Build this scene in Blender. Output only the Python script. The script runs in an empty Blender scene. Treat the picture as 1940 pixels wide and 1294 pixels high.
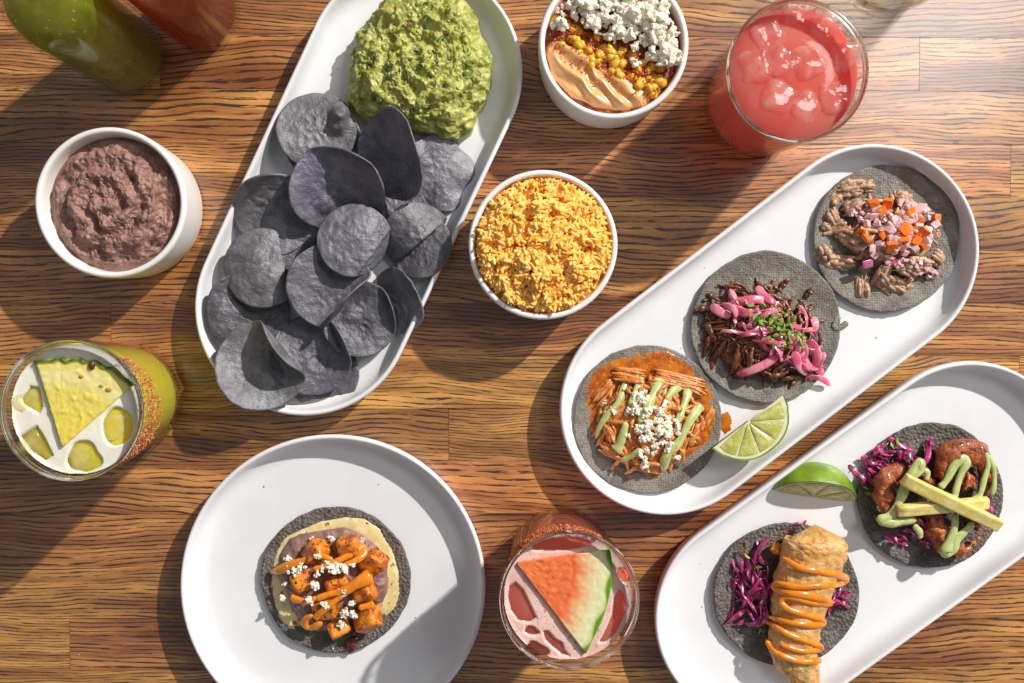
import bpy, math, random
import numpy as np
from mathutils import Vector, Matrix, Quaternion

# ------------------------------------------------------------------ camera
SC = bpy.context.scene
COL = SC.collection
FPX, CAMZ, PXM = 1716.0, 0.66, 2600.0          # focal length in photo pixels, height above table
cam = bpy.data.cameras.new('camera'); cam.sensor_width = 36.0; cam.lens = FPX / 1940.0 * 36.0
cam.clip_start = 0.01; cam.clip_end = 50
camo = bpy.data.objects.new('camera', cam); COL.objects.link(camo); SC.camera = camo
camo.location = (0, 0, CAMZ)
_nad = Vector(((950 - 970) / FPX, (647 - 590) / FPX, -1)).normalized()
CQ = _nad.rotation_difference(Vector((0, 0, -1)))
camo.rotation_mode = 'QUATERNION'; camo.rotation_quaternion = CQ
# ------------------------------------------------------------------ light
W = bpy.data.worlds.new('World'); SC.world = W; W.use_nodes = True
bg = W.node_tree.nodes['Background']; bg.inputs[0].default_value = (0.95, 0.97, 1.0, 1); bg.inputs[1].default_value = 0.215
LAZ, LEL, LDIST = math.radians(43.0), math.radians(34.0), 5.0
kl = bpy.data.lights.new('key_lamp', 'POINT'); kl.energy = 1450.0; kl.color = (1.0, 0.955, 0.89); kl.shadow_soft_size = 0.055
ko = bpy.data.objects.new('key_lamp', kl); COL.objects.link(ko)
ko.location = (LDIST * math.cos(LEL) * math.cos(LAZ), LDIST * math.cos(LEL) * math.sin(LAZ), LDIST * math.sin(LEL))
al = bpy.data.lights.new('added_gloss_lamp', 'AREA'); al.shape = 'DISK'; al.size = .62; al.energy = 9.0; al.color = (1.0, .98, .95)  # area lamp added to gloss the table's upper right, with some soft fill
ao = bpy.data.objects.new('added_gloss_lamp', al); COL.objects.link(ao)
ao.location = (.95 + .22, .62 + .15, 1.85); ao.rotation_euler = (Vector((.25, .12, 0)) - ao.location).to_track_quat('-Z', 'Y').to_euler()
# ------------------------------------------------------------------ render
vs = SC.view_settings; vs.view_transform = 'Standard'; vs.look = 'None'; vs.exposure = 0.0; vs.gamma = 1.0
SC.render.engine = 'CYCLES'; cy = SC.cycles
cy.use_denoising = True; cy.max_bounces = 10; cy.transparent_max_bounces = 24
cy.transmission_bounces = 8; cy.glossy_bounces = 4; cy.diffuse_bounces = 6
cy.caustics_reflective = False; cy.caustics_refractive = False; cy.sample_clamp_indirect = 6

random.seed(11); R = np.random.default_rng(11)
U = lambda a, b: a + (b - a) * random.random()

def P(px, py, z=0.0):
    """photo pixel -> point of the place at height z"""
    d = CQ @ Vector(((px - 970) / FPX, (647 - py) / FPX, -1))
    t = (z - CAMZ) / d.z
    return Vector((d.x * t, d.y * t, z))
def PA(pts, z=0.0): return np.array([P(p[0], p[1], p[2] if len(p) > 2 else z)[:] for p in pts])

# ------------------------------------------------------------------ numpy noise
def _h(x, y, z, s):
    h = (x * 374761393 + y * 668265263 + z * 1274126177 + s * 97471111) & 0xffffffff
    h = ((h ^ (h >> 13)) * 1103515245) & 0xffffffff
    h = ((h ^ (h >> 16)) * 2654435761) & 0xffffffff
    return h ^ (h >> 15)
def noise(p, s=0):
    p = np.asarray(p, float); i = np.floor(p).astype(np.int64); f = p - i
    u = f * f * f * (f * (f * 6 - 15) + 10); out = np.zeros(len(p))
    for dx in (0, 1):
        for dy in (0, 1):
            for dz in (0, 1):
                h = _h(i[:, 0] + dx, i[:, 1] + dy, i[:, 2] + dz, s)
                g = np.stack([(h & 1023) / 511.5 - 1, ((h >> 10) & 1023) / 511.5 - 1, ((h >> 20) & 1023) / 511.5 - 1], 1)
                d = ((f - (dx, dy, dz)) * g).sum(1)
                w = (u[:, 0] if dx else 1 - u[:, 0]) * (u[:, 1] if dy else 1 - u[:, 1]) * (u[:, 2] if dz else 1 - u[:, 2])
                out += d * w
    return out * 1.2
def fbm(p, sc, o=3, s=0, g=.5):
    p = np.asarray(p, float) * sc; r = 0; a = 1
    for k in range(o): r = r + a * noise(p, s + k * 17); p = p * 2.03; a *= g
    return r
def billow(p, sc, o=2, s=0):
    p = np.asarray(p, float) * sc; r = 0; a = 1
    for k in range(o): r = r + a * (1 - 2 * np.abs(noise(p, s + k * 31))); p = p * 2.1; a *= .5
    return r
def sstep(a, b, x): t = np.clip((x - a) / (b - a), 0, 1); return t * t * (3 - 2 * t)

# ------------------------------------------------------------------ object helpers
def wloc(o):
    v = Vector((0, 0, 0))
    while o is not None: v = v + o.location; o = o.parent
    return v
def tag(o, label=None, cat=None, group=None, kind=None):
    if label: o['label'] = label
    if cat: o['category'] = cat
    if group: o['group'] = group
    if kind: o['kind'] = kind
    return o
def thing(name, loc, label, cat, group=None):
    o = bpy.data.objects.new(name, None); COL.objects.link(o); o.location = loc; o.empty_display_size = .02
    return tag(o, label, cat, group)
def mesh(name, V, F, m, smooth=True, col=None):
    """F: list of int arrays (quads / tris) or list of tuples"""
    me = bpy.data.meshes.new(name); V = np.asarray(V, np.float32)
    if isinstance(F, np.ndarray): F = [F]
    F = [np.asarray(f, np.int32) for f in F if len(f)]
    me.vertices.add(len(V)); me.vertices.foreach_set('co', V.ravel())
    loops = np.concatenate([f.ravel() for f in F]); tot = np.concatenate([np.full(len(f), f.shape[1], np.int32) for f in F])
    st = np.concatenate([[0], np.cumsum(tot)[:-1]]).astype(np.int32)
    me.loops.add(len(loops)); me.loops.foreach_set('vertex_index', loops)
    me.polygons.add(len(tot)); me.polygons.foreach_set('loop_start', st)
    me.polygons.foreach_set('use_smooth', np.full(len(tot), smooth))
    me.update(calc_edges=True)
    if col is not None:
        a = me.color_attributes.new('Col', 'FLOAT_COLOR', 'POINT'); c = np.ones((len(V), 4), np.float32); c[:, :3] = col
        a.data.foreach_set('color', c.ravel())
    me.materials.append(m); return me
def mk(name, V, F, m, parent=None, smooth=True, col=None, loc=None):
    """mesh object from world-space vertices"""
    V = np.asarray(V, float)
    if parent is not None: off = np.array(wloc(parent)); l = (0, 0, 0)
    elif loc is not None: off = np.array(loc, float); l = tuple(loc)
    else: off = np.zeros(3); l = (0, 0, 0)
    if parent is not None and loc is not None: l = tuple(np.array(loc) - off); off = np.array(loc, float)
    o = bpy.data.objects.new(name, mesh(name, V - off, F, m, smooth, col)); COL.objects.link(o); o.location = l
    if parent is not None: o.parent = parent
    return o
def put(name, me, loc, rot, sc, parent=None):
    """object that shares mesh data"""
    o = bpy.data.objects.new(name, me); COL.objects.link(o)
    o.location = Vector(loc) - (wloc(parent) if parent else Vector((0, 0, 0)))
    o.rotation_euler = rot; o.scale = (sc, sc, sc) if np.isscalar(sc) else sc
    if parent: o.parent = parent
    return o
def rrot(): return (U(0, 6.28), U(0, 6.28), U(0, 6.28))

# ------------------------------------------------------------------ mesh builders (return V, [quads, tris])
def polar(nr, nt):
    r = np.concatenate([[0], np.repeat(np.arange(1, nr + 1) / nr, nt)])
    t = np.concatenate([[0], np.tile(np.arange(nt) * 2 * np.pi / nt, nr)])
    j = np.arange(nt); k = (j + 1) % nt
    tri = np.stack([np.zeros(nt, int), 1 + j, 1 + k], 1)
    q = np.concatenate([np.stack([1 + i * nt + j, 1 + (i + 1) * nt + j, 1 + (i + 1) * nt + k, 1 + i * nt + k], 1) for i in range(nr - 1)]) if nr > 1 else np.zeros((0, 4), int)
    return r, t, q, tri
def normals(V, F):
    N = np.zeros_like(V)
    for f in F:
        if len(f) == 0: continue
        n = np.cross(V[f[:, 2]] - V[f[:, 0]], V[f[:, -1]] - V[f[:, 1]]) if f.shape[1] == 4 else np.cross(V[f[:, 1]] - V[f[:, 0]], V[f[:, 2]] - V[f[:, 0]])
        for c in range(f.shape[1]): np.add.at(N, f[:, c], n)
    return N / (np.linalg.norm(N, axis=1, keepdims=True) + 1e-20)
def shell(V, q, t, nt, th):
    """close a polar sheet into a solid of thickness th"""
    n = len(V); N = normals(V, [q, t]); B = V - N * (th[:, None] if isinstance(th, np.ndarray) else th)
    e = np.arange(n - nt, n); e2 = np.roll(e, -1)
    side = np.stack([e, e + n, e2 + n, e2], 1)
    return np.concatenate([V, B]), [np.concatenate([q, q[:, ::-1] + n, side]), np.concatenate([t, t[:, ::-1] + n])]
def tube(pts, rad, sides=6, flat=1.0, twist=0.0):
    pts = np.asarray(pts, float); n = len(pts); rad = np.broadcast_to(np.asarray(rad, float), (n,)); tw = np.broadcast_to(np.asarray(twist, float), (n,))
    flat = np.broadcast_to(np.asarray(flat, float), (n,))
    T = np.gradient(pts, axis=0); T /= np.linalg.norm(T, axis=1, keepdims=True) + 1e-12
    S = np.cross(T, (0, 0, 1.0)); S += 1e-6; S /= np.linalg.norm(S, axis=1, keepdims=True); N = np.cross(S, T)
    c, s = np.cos(tw)[:, None], np.sin(tw)[:, None]; S, N = S * c + N * s, N * c - S * s
    a = np.arange(sides) * 2 * np.pi / sides
    V = (pts[:, None] + S[:, None] * (np.cos(a)[None, :, None] * rad[:, None, None]) + N[:, None] * (np.sin(a)[None, :, None] * (rad * flat)[:, None, None])).reshape(-1, 3)
    j = np.arange(sides); k = (j + 1) % sides
    q = np.concatenate([np.stack([i * sides + j, i * sides + k, (i + 1) * sides + k, (i + 1) * sides + j], 1) for i in range(n - 1)])
    V = np.concatenate([V, [pts[0] - T[0] * rad[0] * .5, pts[-1] + T[-1] * rad[-1] * .5]]); m = n * sides
    t = np.concatenate([np.stack([np.full(sides, m), k, j], 1), np.stack([np.full(sides, m + 1), (n - 1) * sides + j, (n - 1) * sides + k], 1)])
    return V, [q, t]
def smooth(pts, n):
    """Catmull-Rom resample, any number of columns"""
    p = np.asarray(pts, float); p = np.concatenate([[2 * p[0] - p[1]], p, [2 * p[-1] - p[-2]]]); m = len(p) - 3
    u = np.linspace(0, m - 1e-9, n); i = u.astype(int); f = (u - i)[:, None]
    a, b, c, d = p[i], p[i + 1], p[i + 2], p[i + 3]
    return .5 * (2 * b + (c - a) * f + (2 * a - 5 * b + 4 * c - d) * f ** 2 + (3 * b - a - 3 * c + d) * f ** 3)
_ico = {}
def ico(sub):
    if sub not in _ico:
        import bmesh
        bm = bmesh.new(); bmesh.ops.create_icosphere(bm, subdivisions=sub, radius=1); bm.verts.ensure_lookup_table()
        _ico[sub] = (np.array([v.co[:] for v in bm.verts]), np.array([[v.index for v in f.verts] for f in bm.faces])); bm.free()
    return _ico[sub]
def lathe(prof, nt=72, cap=True):
    prof = np.asarray(prof, float); n = len(prof); a = np.arange(nt) * 2 * np.pi / nt
    V = np.stack([prof[:, 0, None] * np.cos(a), prof[:, 0, None] * np.sin(a), np.broadcast_to(prof[:, 1, None], (n, nt))], 2).reshape(-1, 3)
    j = np.arange(nt); k = (j + 1) % nt
    q = np.concatenate([np.stack([i * nt + j, i * nt + k, (i + 1) * nt + k, (i + 1) * nt + j], 1) for i in range(n - 1)])
    t = []
    if cap:
        V = np.concatenate([V, [[0, 0, prof[0, 1]], [0, 0, prof[-1, 1]]]]); m = n * nt
        t = np.concatenate([np.stack([np.full(nt, m), k, j], 1), np.stack([np.full(nt, m + 1), (n - 1) * nt + j, (n - 1) * nt + k], 1)])
    return V, [q, t]
def rcube(sx, sy, sz, b, n=4):
    g = np.linspace(-1, 1, n + 1); V = []; Q = []; idx = {}
    def vid(p):
        k = tuple(np.round(p, 5))
        if k not in idx: idx[k] = len(V); V.append(p)
        return idx[k]
    for ax in range(3):
        for sg in (-1, 1):
            for i in range(n):
                for j in range(n):
                    c = []
                    for (u, v) in ((g[i], g[j]), (g[i + 1], g[j]), (g[i + 1], g[j + 1]), (g[i], g[j + 1])):
                        p = [0, 0, 0]; p[ax] = sg; p[(ax + 1) % 3] = u; p[(ax + 2) % 3] = v; c.append(vid(np.array(p, float)))
                    Q.append(c if sg > 0 else c[::-1])
    V = np.array(V) * np.array([sx, sy, sz]) * .5; inn = np.array([sx, sy, sz]) * .5 - b
    c = np.clip(V, -inn, inn); d = V - c; l = np.linalg.norm(d, axis=1, keepdims=True)
    return np.where(l > 1e-9, c + d / np.maximum(l, 1e-9) * b, V), [np.array(Q)]
def merge(parts):
    V = []; F = {3: [], 4: []}; C = []; o = 0
    for p in parts:
        v, f = p[0], p[1]; V.append(v)
        for a in f:
            if len(a): F[a.shape[1]].append(np.asarray(a) + o)
        if len(p) > 2: C.append(np.broadcast_to(p[2], (len(v), 3)))
        o += len(v)
    return np.concatenate(V), [np.concatenate(F[k]) for k in (4, 3) if F[k]], (np.concatenate(C) if C else None)
def starpoly(out, th, blur=2):
    """radius of a star-shaped outline at angles th, and its centre"""
    out = np.asarray(out, float)[:, :2]; a, b = out, np.roll(out, -1, 0)
    cr = a[:, 0] * b[:, 1] - b[:, 0] * a[:, 1]; c = ((a + b) * cr[:, None]).sum(0) / (3 * cr.sum())
    r = np.zeros(len(th))
    for i, t in enumerate(th):
        d = np.array([math.cos(t), math.sin(t)]); best = 0
        for p, q in zip(a - c, b - c):
            e = q - p; den = d[0] * e[1] - d[1] * e[0]
            if abs(den) < 1e-12: continue
            tt = (p[0] * e[1] - p[1] * e[0]) / den; uu = (p[0] * d[1] - p[1] * d[0]) / den
            if tt > 0 and -1e-6 <= uu <= 1 + 1e-6: best = max(best, tt)
        r[i] = best
    for _ in range(blur): r = (np.roll(r, 1) + 2 * r + np.roll(r, -1)) / 4
    return c, r
def mound(out, zb, h, nr=40, nt=120, p=2.0, q=1.0, disp=None, edge=0.0, blur=2, es=60, seed=0, skirt=0.0):
    """dome over a star-shaped outline; zb may be a function of xy; disp(V, rho, N) -> offset along normals"""
    r, t, quads, tri = polar(nr, nt); ang = np.arange(nt) * 2 * np.pi / nt
    c, rad = starpoly(out, ang, blur)
    if edge: rad = rad * (1 + edge * fbm(np.stack([np.cos(ang), np.sin(ang), np.full(nt, seed * 1.7)], 1), es / 20, 3, seed))
    rr = np.concatenate([[0], np.tile(rad, nr)]) * r
    V = np.stack([c[0] + rr * np.cos(t), c[1] + rr * np.sin(t), np.zeros(len(r))], 1)
    z0 = zb(V) if callable(zb) else zb
    V[:, 2] = z0 + h * np.clip(1 - r ** p, 0, 1) ** q
    if disp is not None:
        N = normals(V, [quads, tri]); V = V + N * disp(V, r, N)[:, None]
    if skirt: V[-nt:, 2] -= skirt
    return V, [quads, tri], r
def inpoly(xy, poly):
    x, y = xy[:, 0], xy[:, 1]; ins = np.zeros(len(xy), bool); p = np.asarray(poly); q = np.roll(p, -1, 0)
    for a, b in zip(p, q):
        c = ((a[1] > y) != (b[1] > y)) & (x < (b[0] - a[0]) * (y - a[1]) / (b[1] - a[1] + 1e-15) + a[0]); ins ^= c
    return ins
def segdist(xy, poly):
    d = np.full(len(xy), 1e9); p = np.asarray(poly); q = np.roll(p, -1, 0)
    for a, b in zip(p, q):
        e = b - a; t = np.clip(((xy - a) @ e) / (e @ e + 1e-18), 0, 1); d = np.minimum(d, np.linalg.norm(xy - a - t[:, None] * e, axis=1))
    return d

# ------------------------------------------------------------------ materials
class NT:
    def __init__(s, name):
        s.m = bpy.data.materials.new(name); s.m.use_nodes = True; s.t = s.m.node_tree; s.t.nodes.clear()
        s.out = s.n('ShaderNodeOutputMaterial')
    def n(s, ty, **kw):
        x = s.t.nodes.new(ty)
        for k, v in kw.items(): setattr(x, k, v)
        return x
    def put(s, sock, v):
        if isinstance(v, bpy.types.NodeSocket): s.t.links.new(v, sock)
        elif isinstance(v, tuple) and len(v) == 3 and sock.type == 'RGBA': sock.default_value = (*v, 1)
        else: sock.default_value = v
    def math(s, op, a, b=0.0, c=0.0, clamp=False):
        x = s.n('ShaderNodeMath', operation=op, use_clamp=clamp)
        for i, v in enumerate((a, b, c)): s.put(x.inputs[i], v)
        return x.outputs[0]
    def mix(s, f, a, b, blend='MIX'):
        x = s.n('ShaderNodeMix', data_type='RGBA', blend_type=blend); s.put(x.inputs[0], f); s.put(x.inputs[6], a); s.put(x.inputs[7], b); return x.outputs[2]
    def ss(s, x, lo, hi):
        r = s.n('ShaderNodeMapRange', interpolation_type='SMOOTHSTEP'); s.put(r.inputs[0], x); r.inputs[1].default_value = lo; r.inputs[2].default_value = hi; return r.outputs[0]
    def noise(s, vec, sc, det=3, rough=.55, dist=0.0):
        x = s.n('ShaderNodeTexNoise'); s.put(x.inputs['Vector'], vec); x.inputs['Scale'].default_value = sc; x.inputs['Detail'].default_value = det
        x.inputs['Roughness'].default_value = rough; x.inputs['Distortion'].default_value = dist; return x.outputs['Fac']
    def voro(s, vec, sc, rnd=1.0, feat='F1', out='Distance'):
        x = s.n('ShaderNodeTexVoronoi', feature=feat); s.put(x.inputs['Vector'], vec); x.inputs['Scale'].default_value = sc; x.inputs['Randomness'].default_value = rnd; return x.outputs[out]
    def co(s, rnd=True, stretch=None):
        v = s.n('ShaderNodeTexCoord').outputs['Object']
        if stretch:
            mp = s.n('ShaderNodeMapping'); s.put(mp.inputs[0], v); mp.inputs['Scale'].default_value = stretch; v = mp.outputs[0]
        if rnd:
            o = s.n('ShaderNodeObjectInfo').outputs['Random']; a = s.n('ShaderNodeVectorMath', operation='ADD'); s.put(a.inputs[0], v)
            c = s.n('ShaderNodeCombineXYZ'); k = s.math('MULTIPLY', o, 37.3)
            for i in range(3): s.put(c.inputs[i], k)
            s.put(a.inputs[1], c.outputs[0]); v = a.outputs[0]
        return v
    def bump(s, h, st, d, nrm=None):
        b = s.n('ShaderNodeBump'); s.put(b.inputs['Height'], h); b.inputs['Strength'].default_value = st; b.inputs['Distance'].default_value = d
        if nrm is not None: s.put(b.inputs['Normal'], nrm)
        return b.outputs[0]
    def bsdf(s, c, r=.5, nrm=None, sss=0, sr=(1, .4, .2), ss=.004, coat=0, spec=.5, **kw):
        b = s.n('ShaderNodeBsdfPrincipled'); s.put(b.inputs['Base Color'], c); s.put(b.inputs['Roughness'], r)
        b.inputs['Specular IOR Level'].default_value = spec
        if nrm is not None: s.put(b.inputs['Normal'], nrm)
        if sss:
            b.inputs['Subsurface Weight'].default_value = sss; b.inputs['Subsurface Radius'].default_value = sr; b.inputs['Subsurface Scale'].default_value = ss
        if coat: b.inputs['Coat Weight'].default_value = coat; b.inputs['Coat Roughness'].default_value = .12
        for k, v in kw.items(): s.put(b.inputs[k], v)
        return b.outputs[0]
    def end(s, sh): s.t.links.new(sh, s.out.inputs['Surface']); return s.m

def M(name, c, c2=None, ns=300, lo=.42, hi=.6, c3=None, ns3=900, lo3=.6, hi3=.66, r=.5, rv=0, bump=0, bs=600, bd=.0006, vb=0, vs_=500, vr=1.0,
      sss=0, sr=(1, .45, .25), ss=.003, coat=0, spec=.5, attr=False, rnd=0.0, stretch=None):
    t = NT(name); v = t.co(stretch=stretch)
    if attr:
        a = t.n('ShaderNodeAttribute'); a.attribute_name = 'Col'; base = a.outputs['Color']
    else: base = c
    if c2 is not None: base = t.mix(t.ss(t.noise(v, ns, 4), lo, hi), base, c2)
    if c3 is not None: base = t.mix(t.ss(t.noise(v, ns3, 3), lo3, hi3), base, c3)
    if rnd:
        o = t.n('ShaderNodeObjectInfo').outputs['Random']; hs = t.n('ShaderNodeHueSaturation'); t.put(hs.inputs['Color'], base)
        t.put(hs.inputs['Value'], t.math('MULTIPLY_ADD', o, 2 * rnd, 1 - rnd)); base = hs.outputs[0]
    nrm = None
    if bump: nrm = t.bump(t.noise(v, bs, 4, .6), bump, bd)
    if vb: nrm = t.bump(t.voro(v, vs_, vr), vb, bd, nrm)
    rough = r
    if rv: rough = t.math('MULTIPLY_ADD', t.noise(v, ns * 1.7, 3), 2 * rv, r - rv)
    return t.end(t.bsdf(base, rough, nrm, sss, sr, ss, coat, spec))

def wood_mat():
    t = NT('stained_oak'); tc = t.n('ShaderNodeTexCoord').outputs['Object']; rnd = t.n('ShaderNodeObjectInfo').outputs['Random']
    sep = t.n('ShaderNodeSeparateXYZ'); t.put(sep.inputs[0], tc); x, y = sep.outputs[0], sep.outputs[1]
    off = t.math('MULTIPLY', rnd, 61.7)
    def vec(sx, sy, dy=0.0):
        c = t.n('ShaderNodeCombineXYZ'); t.put(c.inputs[0], t.math('MULTIPLY_ADD', x, sx, off)); t.put(c.inputs[1], t.math('MULTIPLY_ADD', y if isinstance(dy, float) else t.math('ADD', y, dy), sy, off)); t.put(c.inputs[2], off); return c.outputs[0]
    warp = t.math('MULTIPLY', t.math('SUBTRACT', t.noise(vec(3.2, 9), 1, 3, .5), .5), .055)      # cathedral sweep of the grain
    wob = t.math('MULTIPLY', t.math('SUBTRACT', t.noise(vec(22, 60), 1, 2, .5), .5), .0022)
    wy = t.math('ADD', warp, wob); Y = t.math('ADD', y, wy)
    dens = t.math('MULTIPLY_ADD', t.math('FRACT', t.math('MULTIPLY', rnd, 5.17)), 190.0, 240.0)
    ring = t.math('PINGPONG', t.math('MULTIPLY', Y, dens), .5)                                    # 0..0.5
    late = t.ss(ring, .20, .44)
    pores = t.noise(vec(60, 1150, wy), 1, 3, .62)
    fine = t.noise(vec(190, 1500, wy), 1, 2, .6)
    patch = t.noise(vec(5, 26, wy), 1, 3, .55)
    thr = t.math('SUBTRACT', .645, t.math('MULTIPLY', late, .235)); thr = t.math('SUBTRACT', thr, t.math('MULTIPLY', t.math('SUBTRACT', patch, .5), .22))
    dark = t.math('MULTIPLY', t.math('SUBTRACT', pores, thr), 14.0, clamp=True)
    dark2 = t.math('MULTIPLY', t.ss(fine, .60, .72), .5)
    light = t.mix(t.ss(t.noise(vec(9, 130, wy), 1, 4, .6), .33, .68), (.28, .099, .022), (.66, .312, .082))
    light = t.mix(t.ss(patch, .42, .70), light, (.21, .064, .013))
    hs = t.n('ShaderNodeHueSaturation'); t.put(hs.inputs['Color'], light); t.put(hs.inputs['Value'], t.math('MULTIPLY_ADD', t.math('FRACT', t.math('MULTIPLY', rnd, 7.31)), .26, .88))
    t.put(hs.inputs['Hue'], t.math('MULTIPLY_ADD', t.math('FRACT', t.math('MULTIPLY', rnd, 3.77)), .018, .491)); light = hs.outputs[0]
    c = t.mix(dark2, light, (.13, .05, .02)); c = t.mix(t.math('MULTIPLY', dark, .93), c, (.020, .011, .009))
    kn = t.voro(vec(20, 34), 1, 1.0); knot = t.math('MULTIPLY', t.ss(kn, .085, .055), t.math('GREATER_THAN', t.voro(vec(20, 34), 1, 1.0, out='Color'), .70)); c = t.mix(t.math('MULTIPLY', knot, .9), c, (.016, .010, .009))
    h = t.math('SUBTRACT', t.math('MULTIPLY', t.noise(vec(60, 900, wy), 1, 3), .35), dark)
    nrm = t.bump(h, .55, .0005)
    rough = t.math('MULTIPLY_ADD', t.noise(vec(25, 60), 1, 4), .16, .40)
    return t.end(t.bsdf(c, t.math('MULTIPLY_ADD', dark, .12, rough), nrm, spec=.3, **{'Coat Weight': 1.0, 'Coat Roughness': .24, 'Coat IOR': 1.72}))

def real_glass(name):
    t = NT(name); g = t.n('ShaderNodeBsdfGlass'); g.inputs['Roughness'].default_value = 0; g.inputs['IOR'].default_value = 1.5; t.put(g.inputs['Color'], (.93, .95, .94)); return t.end(g.outputs[0])
def thin_glass(name, tint=(.975, .985, .98), ior=1.5, rough=0.0, refl=1.0):
    t = NT(name); tr = t.n('ShaderNodeBsdfTransparent'); t.put(tr.inputs[0], tint); g = t.n('ShaderNodeBsdfGlossy'); g.inputs['Roughness'].default_value = rough
    lw = t.n('ShaderNodeLayerWeight'); f0 = ((ior - 1) / (ior + 1)) ** 2; fr = t.math('MULTIPLY_ADD', t.math('POWER', lw.outputs['Facing'], 5.0), .75 * refl, f0 * .7)
    m = t.n('ShaderNodeMixShader'); t.put(m.inputs[0], fr)
    t.t.links.new(tr.outputs[0], m.inputs[1]); t.t.links.new(g.outputs[0], m.inputs[2]); return t.end(m.outputs[0])
def liquid_mat(name, c, deep, clear=.12, sr=(1, .25, .15), ss=.02, seeds=None, r=.06, tint=(1, .2, .15), tlc=None, tlm=.32):
    t = NT(name); v = t.co(); base = t.mix(t.ss(t.noise(v, 40, 3), .35, .65), c, deep)
    if seeds: base = t.mix(t.ss(t.voro(v, 210, 1.0), .17, .12), base, seeds)
    b = t.bsdf(base, r, t.bump(t.noise(v, 90, 2), .15, .001), 1.0, sr, ss, 0, .5)
    tl = t.n('ShaderNodeBsdfTranslucent'); t.put(tl.inputs[0], tlc or c); m0 = t.n('ShaderNodeMixShader'); m0.inputs[0].default_value = tlm; t.t.links.new(b, m0.inputs[1]); t.t.links.new(tl.outputs[0], m0.inputs[2])
    tr = t.n('ShaderNodeBsdfTransparent'); t.put(tr.inputs[0], tint); m = t.n('ShaderNodeMixShader'); m.inputs[0].default_value = clear
    t.t.links.new(m0.outputs[0], m.inputs[1]); t.t.links.new(tr.outputs[0], m.inputs[2]); return t.end(m.outputs[0])
def ice_mat(name, tint, body, k=.35):
    t = NT(name); v = t.co(); nrm = t.bump(t.noise(v, 130, 2), .3, .002)
    tr = t.n('ShaderNodeBsdfTransparent'); t.put(tr.inputs[0], tint); b = t.bsdf(body, .1, nrm, .8, (1, .5, .5), .01)
    m = t.n('ShaderNodeMixShader'); t.put(m.inputs[0], t.math('MULTIPLY_ADD', t.ss(t.noise(v, 90, 2), .35, .7), .25, k - .10, clamp=True)); t.t.links.new(tr.outputs[0], m.inputs[1]); t.t.links.new(b, m.inputs[2])
    g = t.n('ShaderNodeBsdfGlossy'); g.inputs['Roughness'].default_value = .04; t.put(g.inputs['Normal'], nrm); lw = t.n('ShaderNodeLayerWeight'); t.put(lw.inputs['Normal'], nrm)
    m2 = t.n('ShaderNodeMixShader'); t.put(m2.inputs[0], t.math('MULTIPLY_ADD', t.math('POWER', lw.outputs['Facing'], 4.0), .8, .05)); t.t.links.new(m.outputs[0], m2.inputs[1]); t.t.links.new(g.outputs[0], m2.inputs[2]); return t.end(m2.outputs[0])
def foam_mat(name, c, film, bub=900, amt=.5):
    t = NT(name); v = t.co(); d = t.voro(v, bub, 1.0); big = t.voro(v, bub * .38, 1.0)
    b = t.math('MAXIMUM', t.ss(d, .30, .12), t.ss(big, .26, .12)); base = t.mix(t.math('MULTIPLY', b, amt), c, film); base = t.mix(t.ss(t.noise(v, 70, 3), .40, .75), base, t.mix(.35, c, film))
    return t.end(t.bsdf(base, .35, t.bump(t.math('MULTIPLY', b, -1.0), .35, .0003), .5, (1, .6, .5), .004))
def tortilla_mat(name, c, c2, weave=.55, scale=560, rnd=.35):
    t = NT(name); v = t.co(); n1 = t.noise(v, 55, 4, .6); n2 = t.noise(v, 420, 3, .6); d = t.voro(v, scale, rnd)
    base = t.mix(t.ss(n1, .36, .64), c, c2); base = t.mix(t.ss(n2, .60, .74), base, (.42, .36, .28)); base = t.mix(t.math('MULTIPLY', t.ss(d, .42, .66), .32), base, (.05, .045, .038))
    base = t.mix(t.ss(t.noise(v, 160, 4, .7), .62, .74), base, (.05, .034, .026)); base = t.mix(t.math('MULTIPLY', t.ss(t.noise(v, 34, 3, .5), .56, .70), .5), base, (.16, .105, .066))
    h = t.math('MULTIPLY', d, -1.0); nrm = t.bump(h, weave, .0012, t.bump(n2, .5, .0012)); return t.end(t.bsdf(base, .62, nrm, spec=.3))

m_wood = wood_mat()
m_white = M('white_melamine', (.79, .79, .815), r=.30, spec=.42, c2=(.765, .765, .795), ns=25)
m_bowl = M('white_stoneware', (.82, .81, .80), r=.32, spec=.42)
m_glass = thin_glass('clear_glass')
m_rim = real_glass('glass_rim')

# ================================================================== table
table = thing('table', (0, 0, -.03), 'brown stained oak table top of edge-glued strips under all the dishes', 'table')
PIT = .0385
for k in range(-15, 14):
    y0 = .006 + PIT * k; x = -1.0 + U(0, .35)
    rowt = U(-.0006, .0006)
    while x < .85:
        ln = U(.42, .95); V, F = rcube(ln - .00004, PIT - .00004, .03, .0003, 2)
        c = np.array([x + ln / 2, y0 + PIT / 2, -.015])
        mk('plank', V + c, F, m_wood, table, smooth=False, loc=c); x += ln

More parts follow.
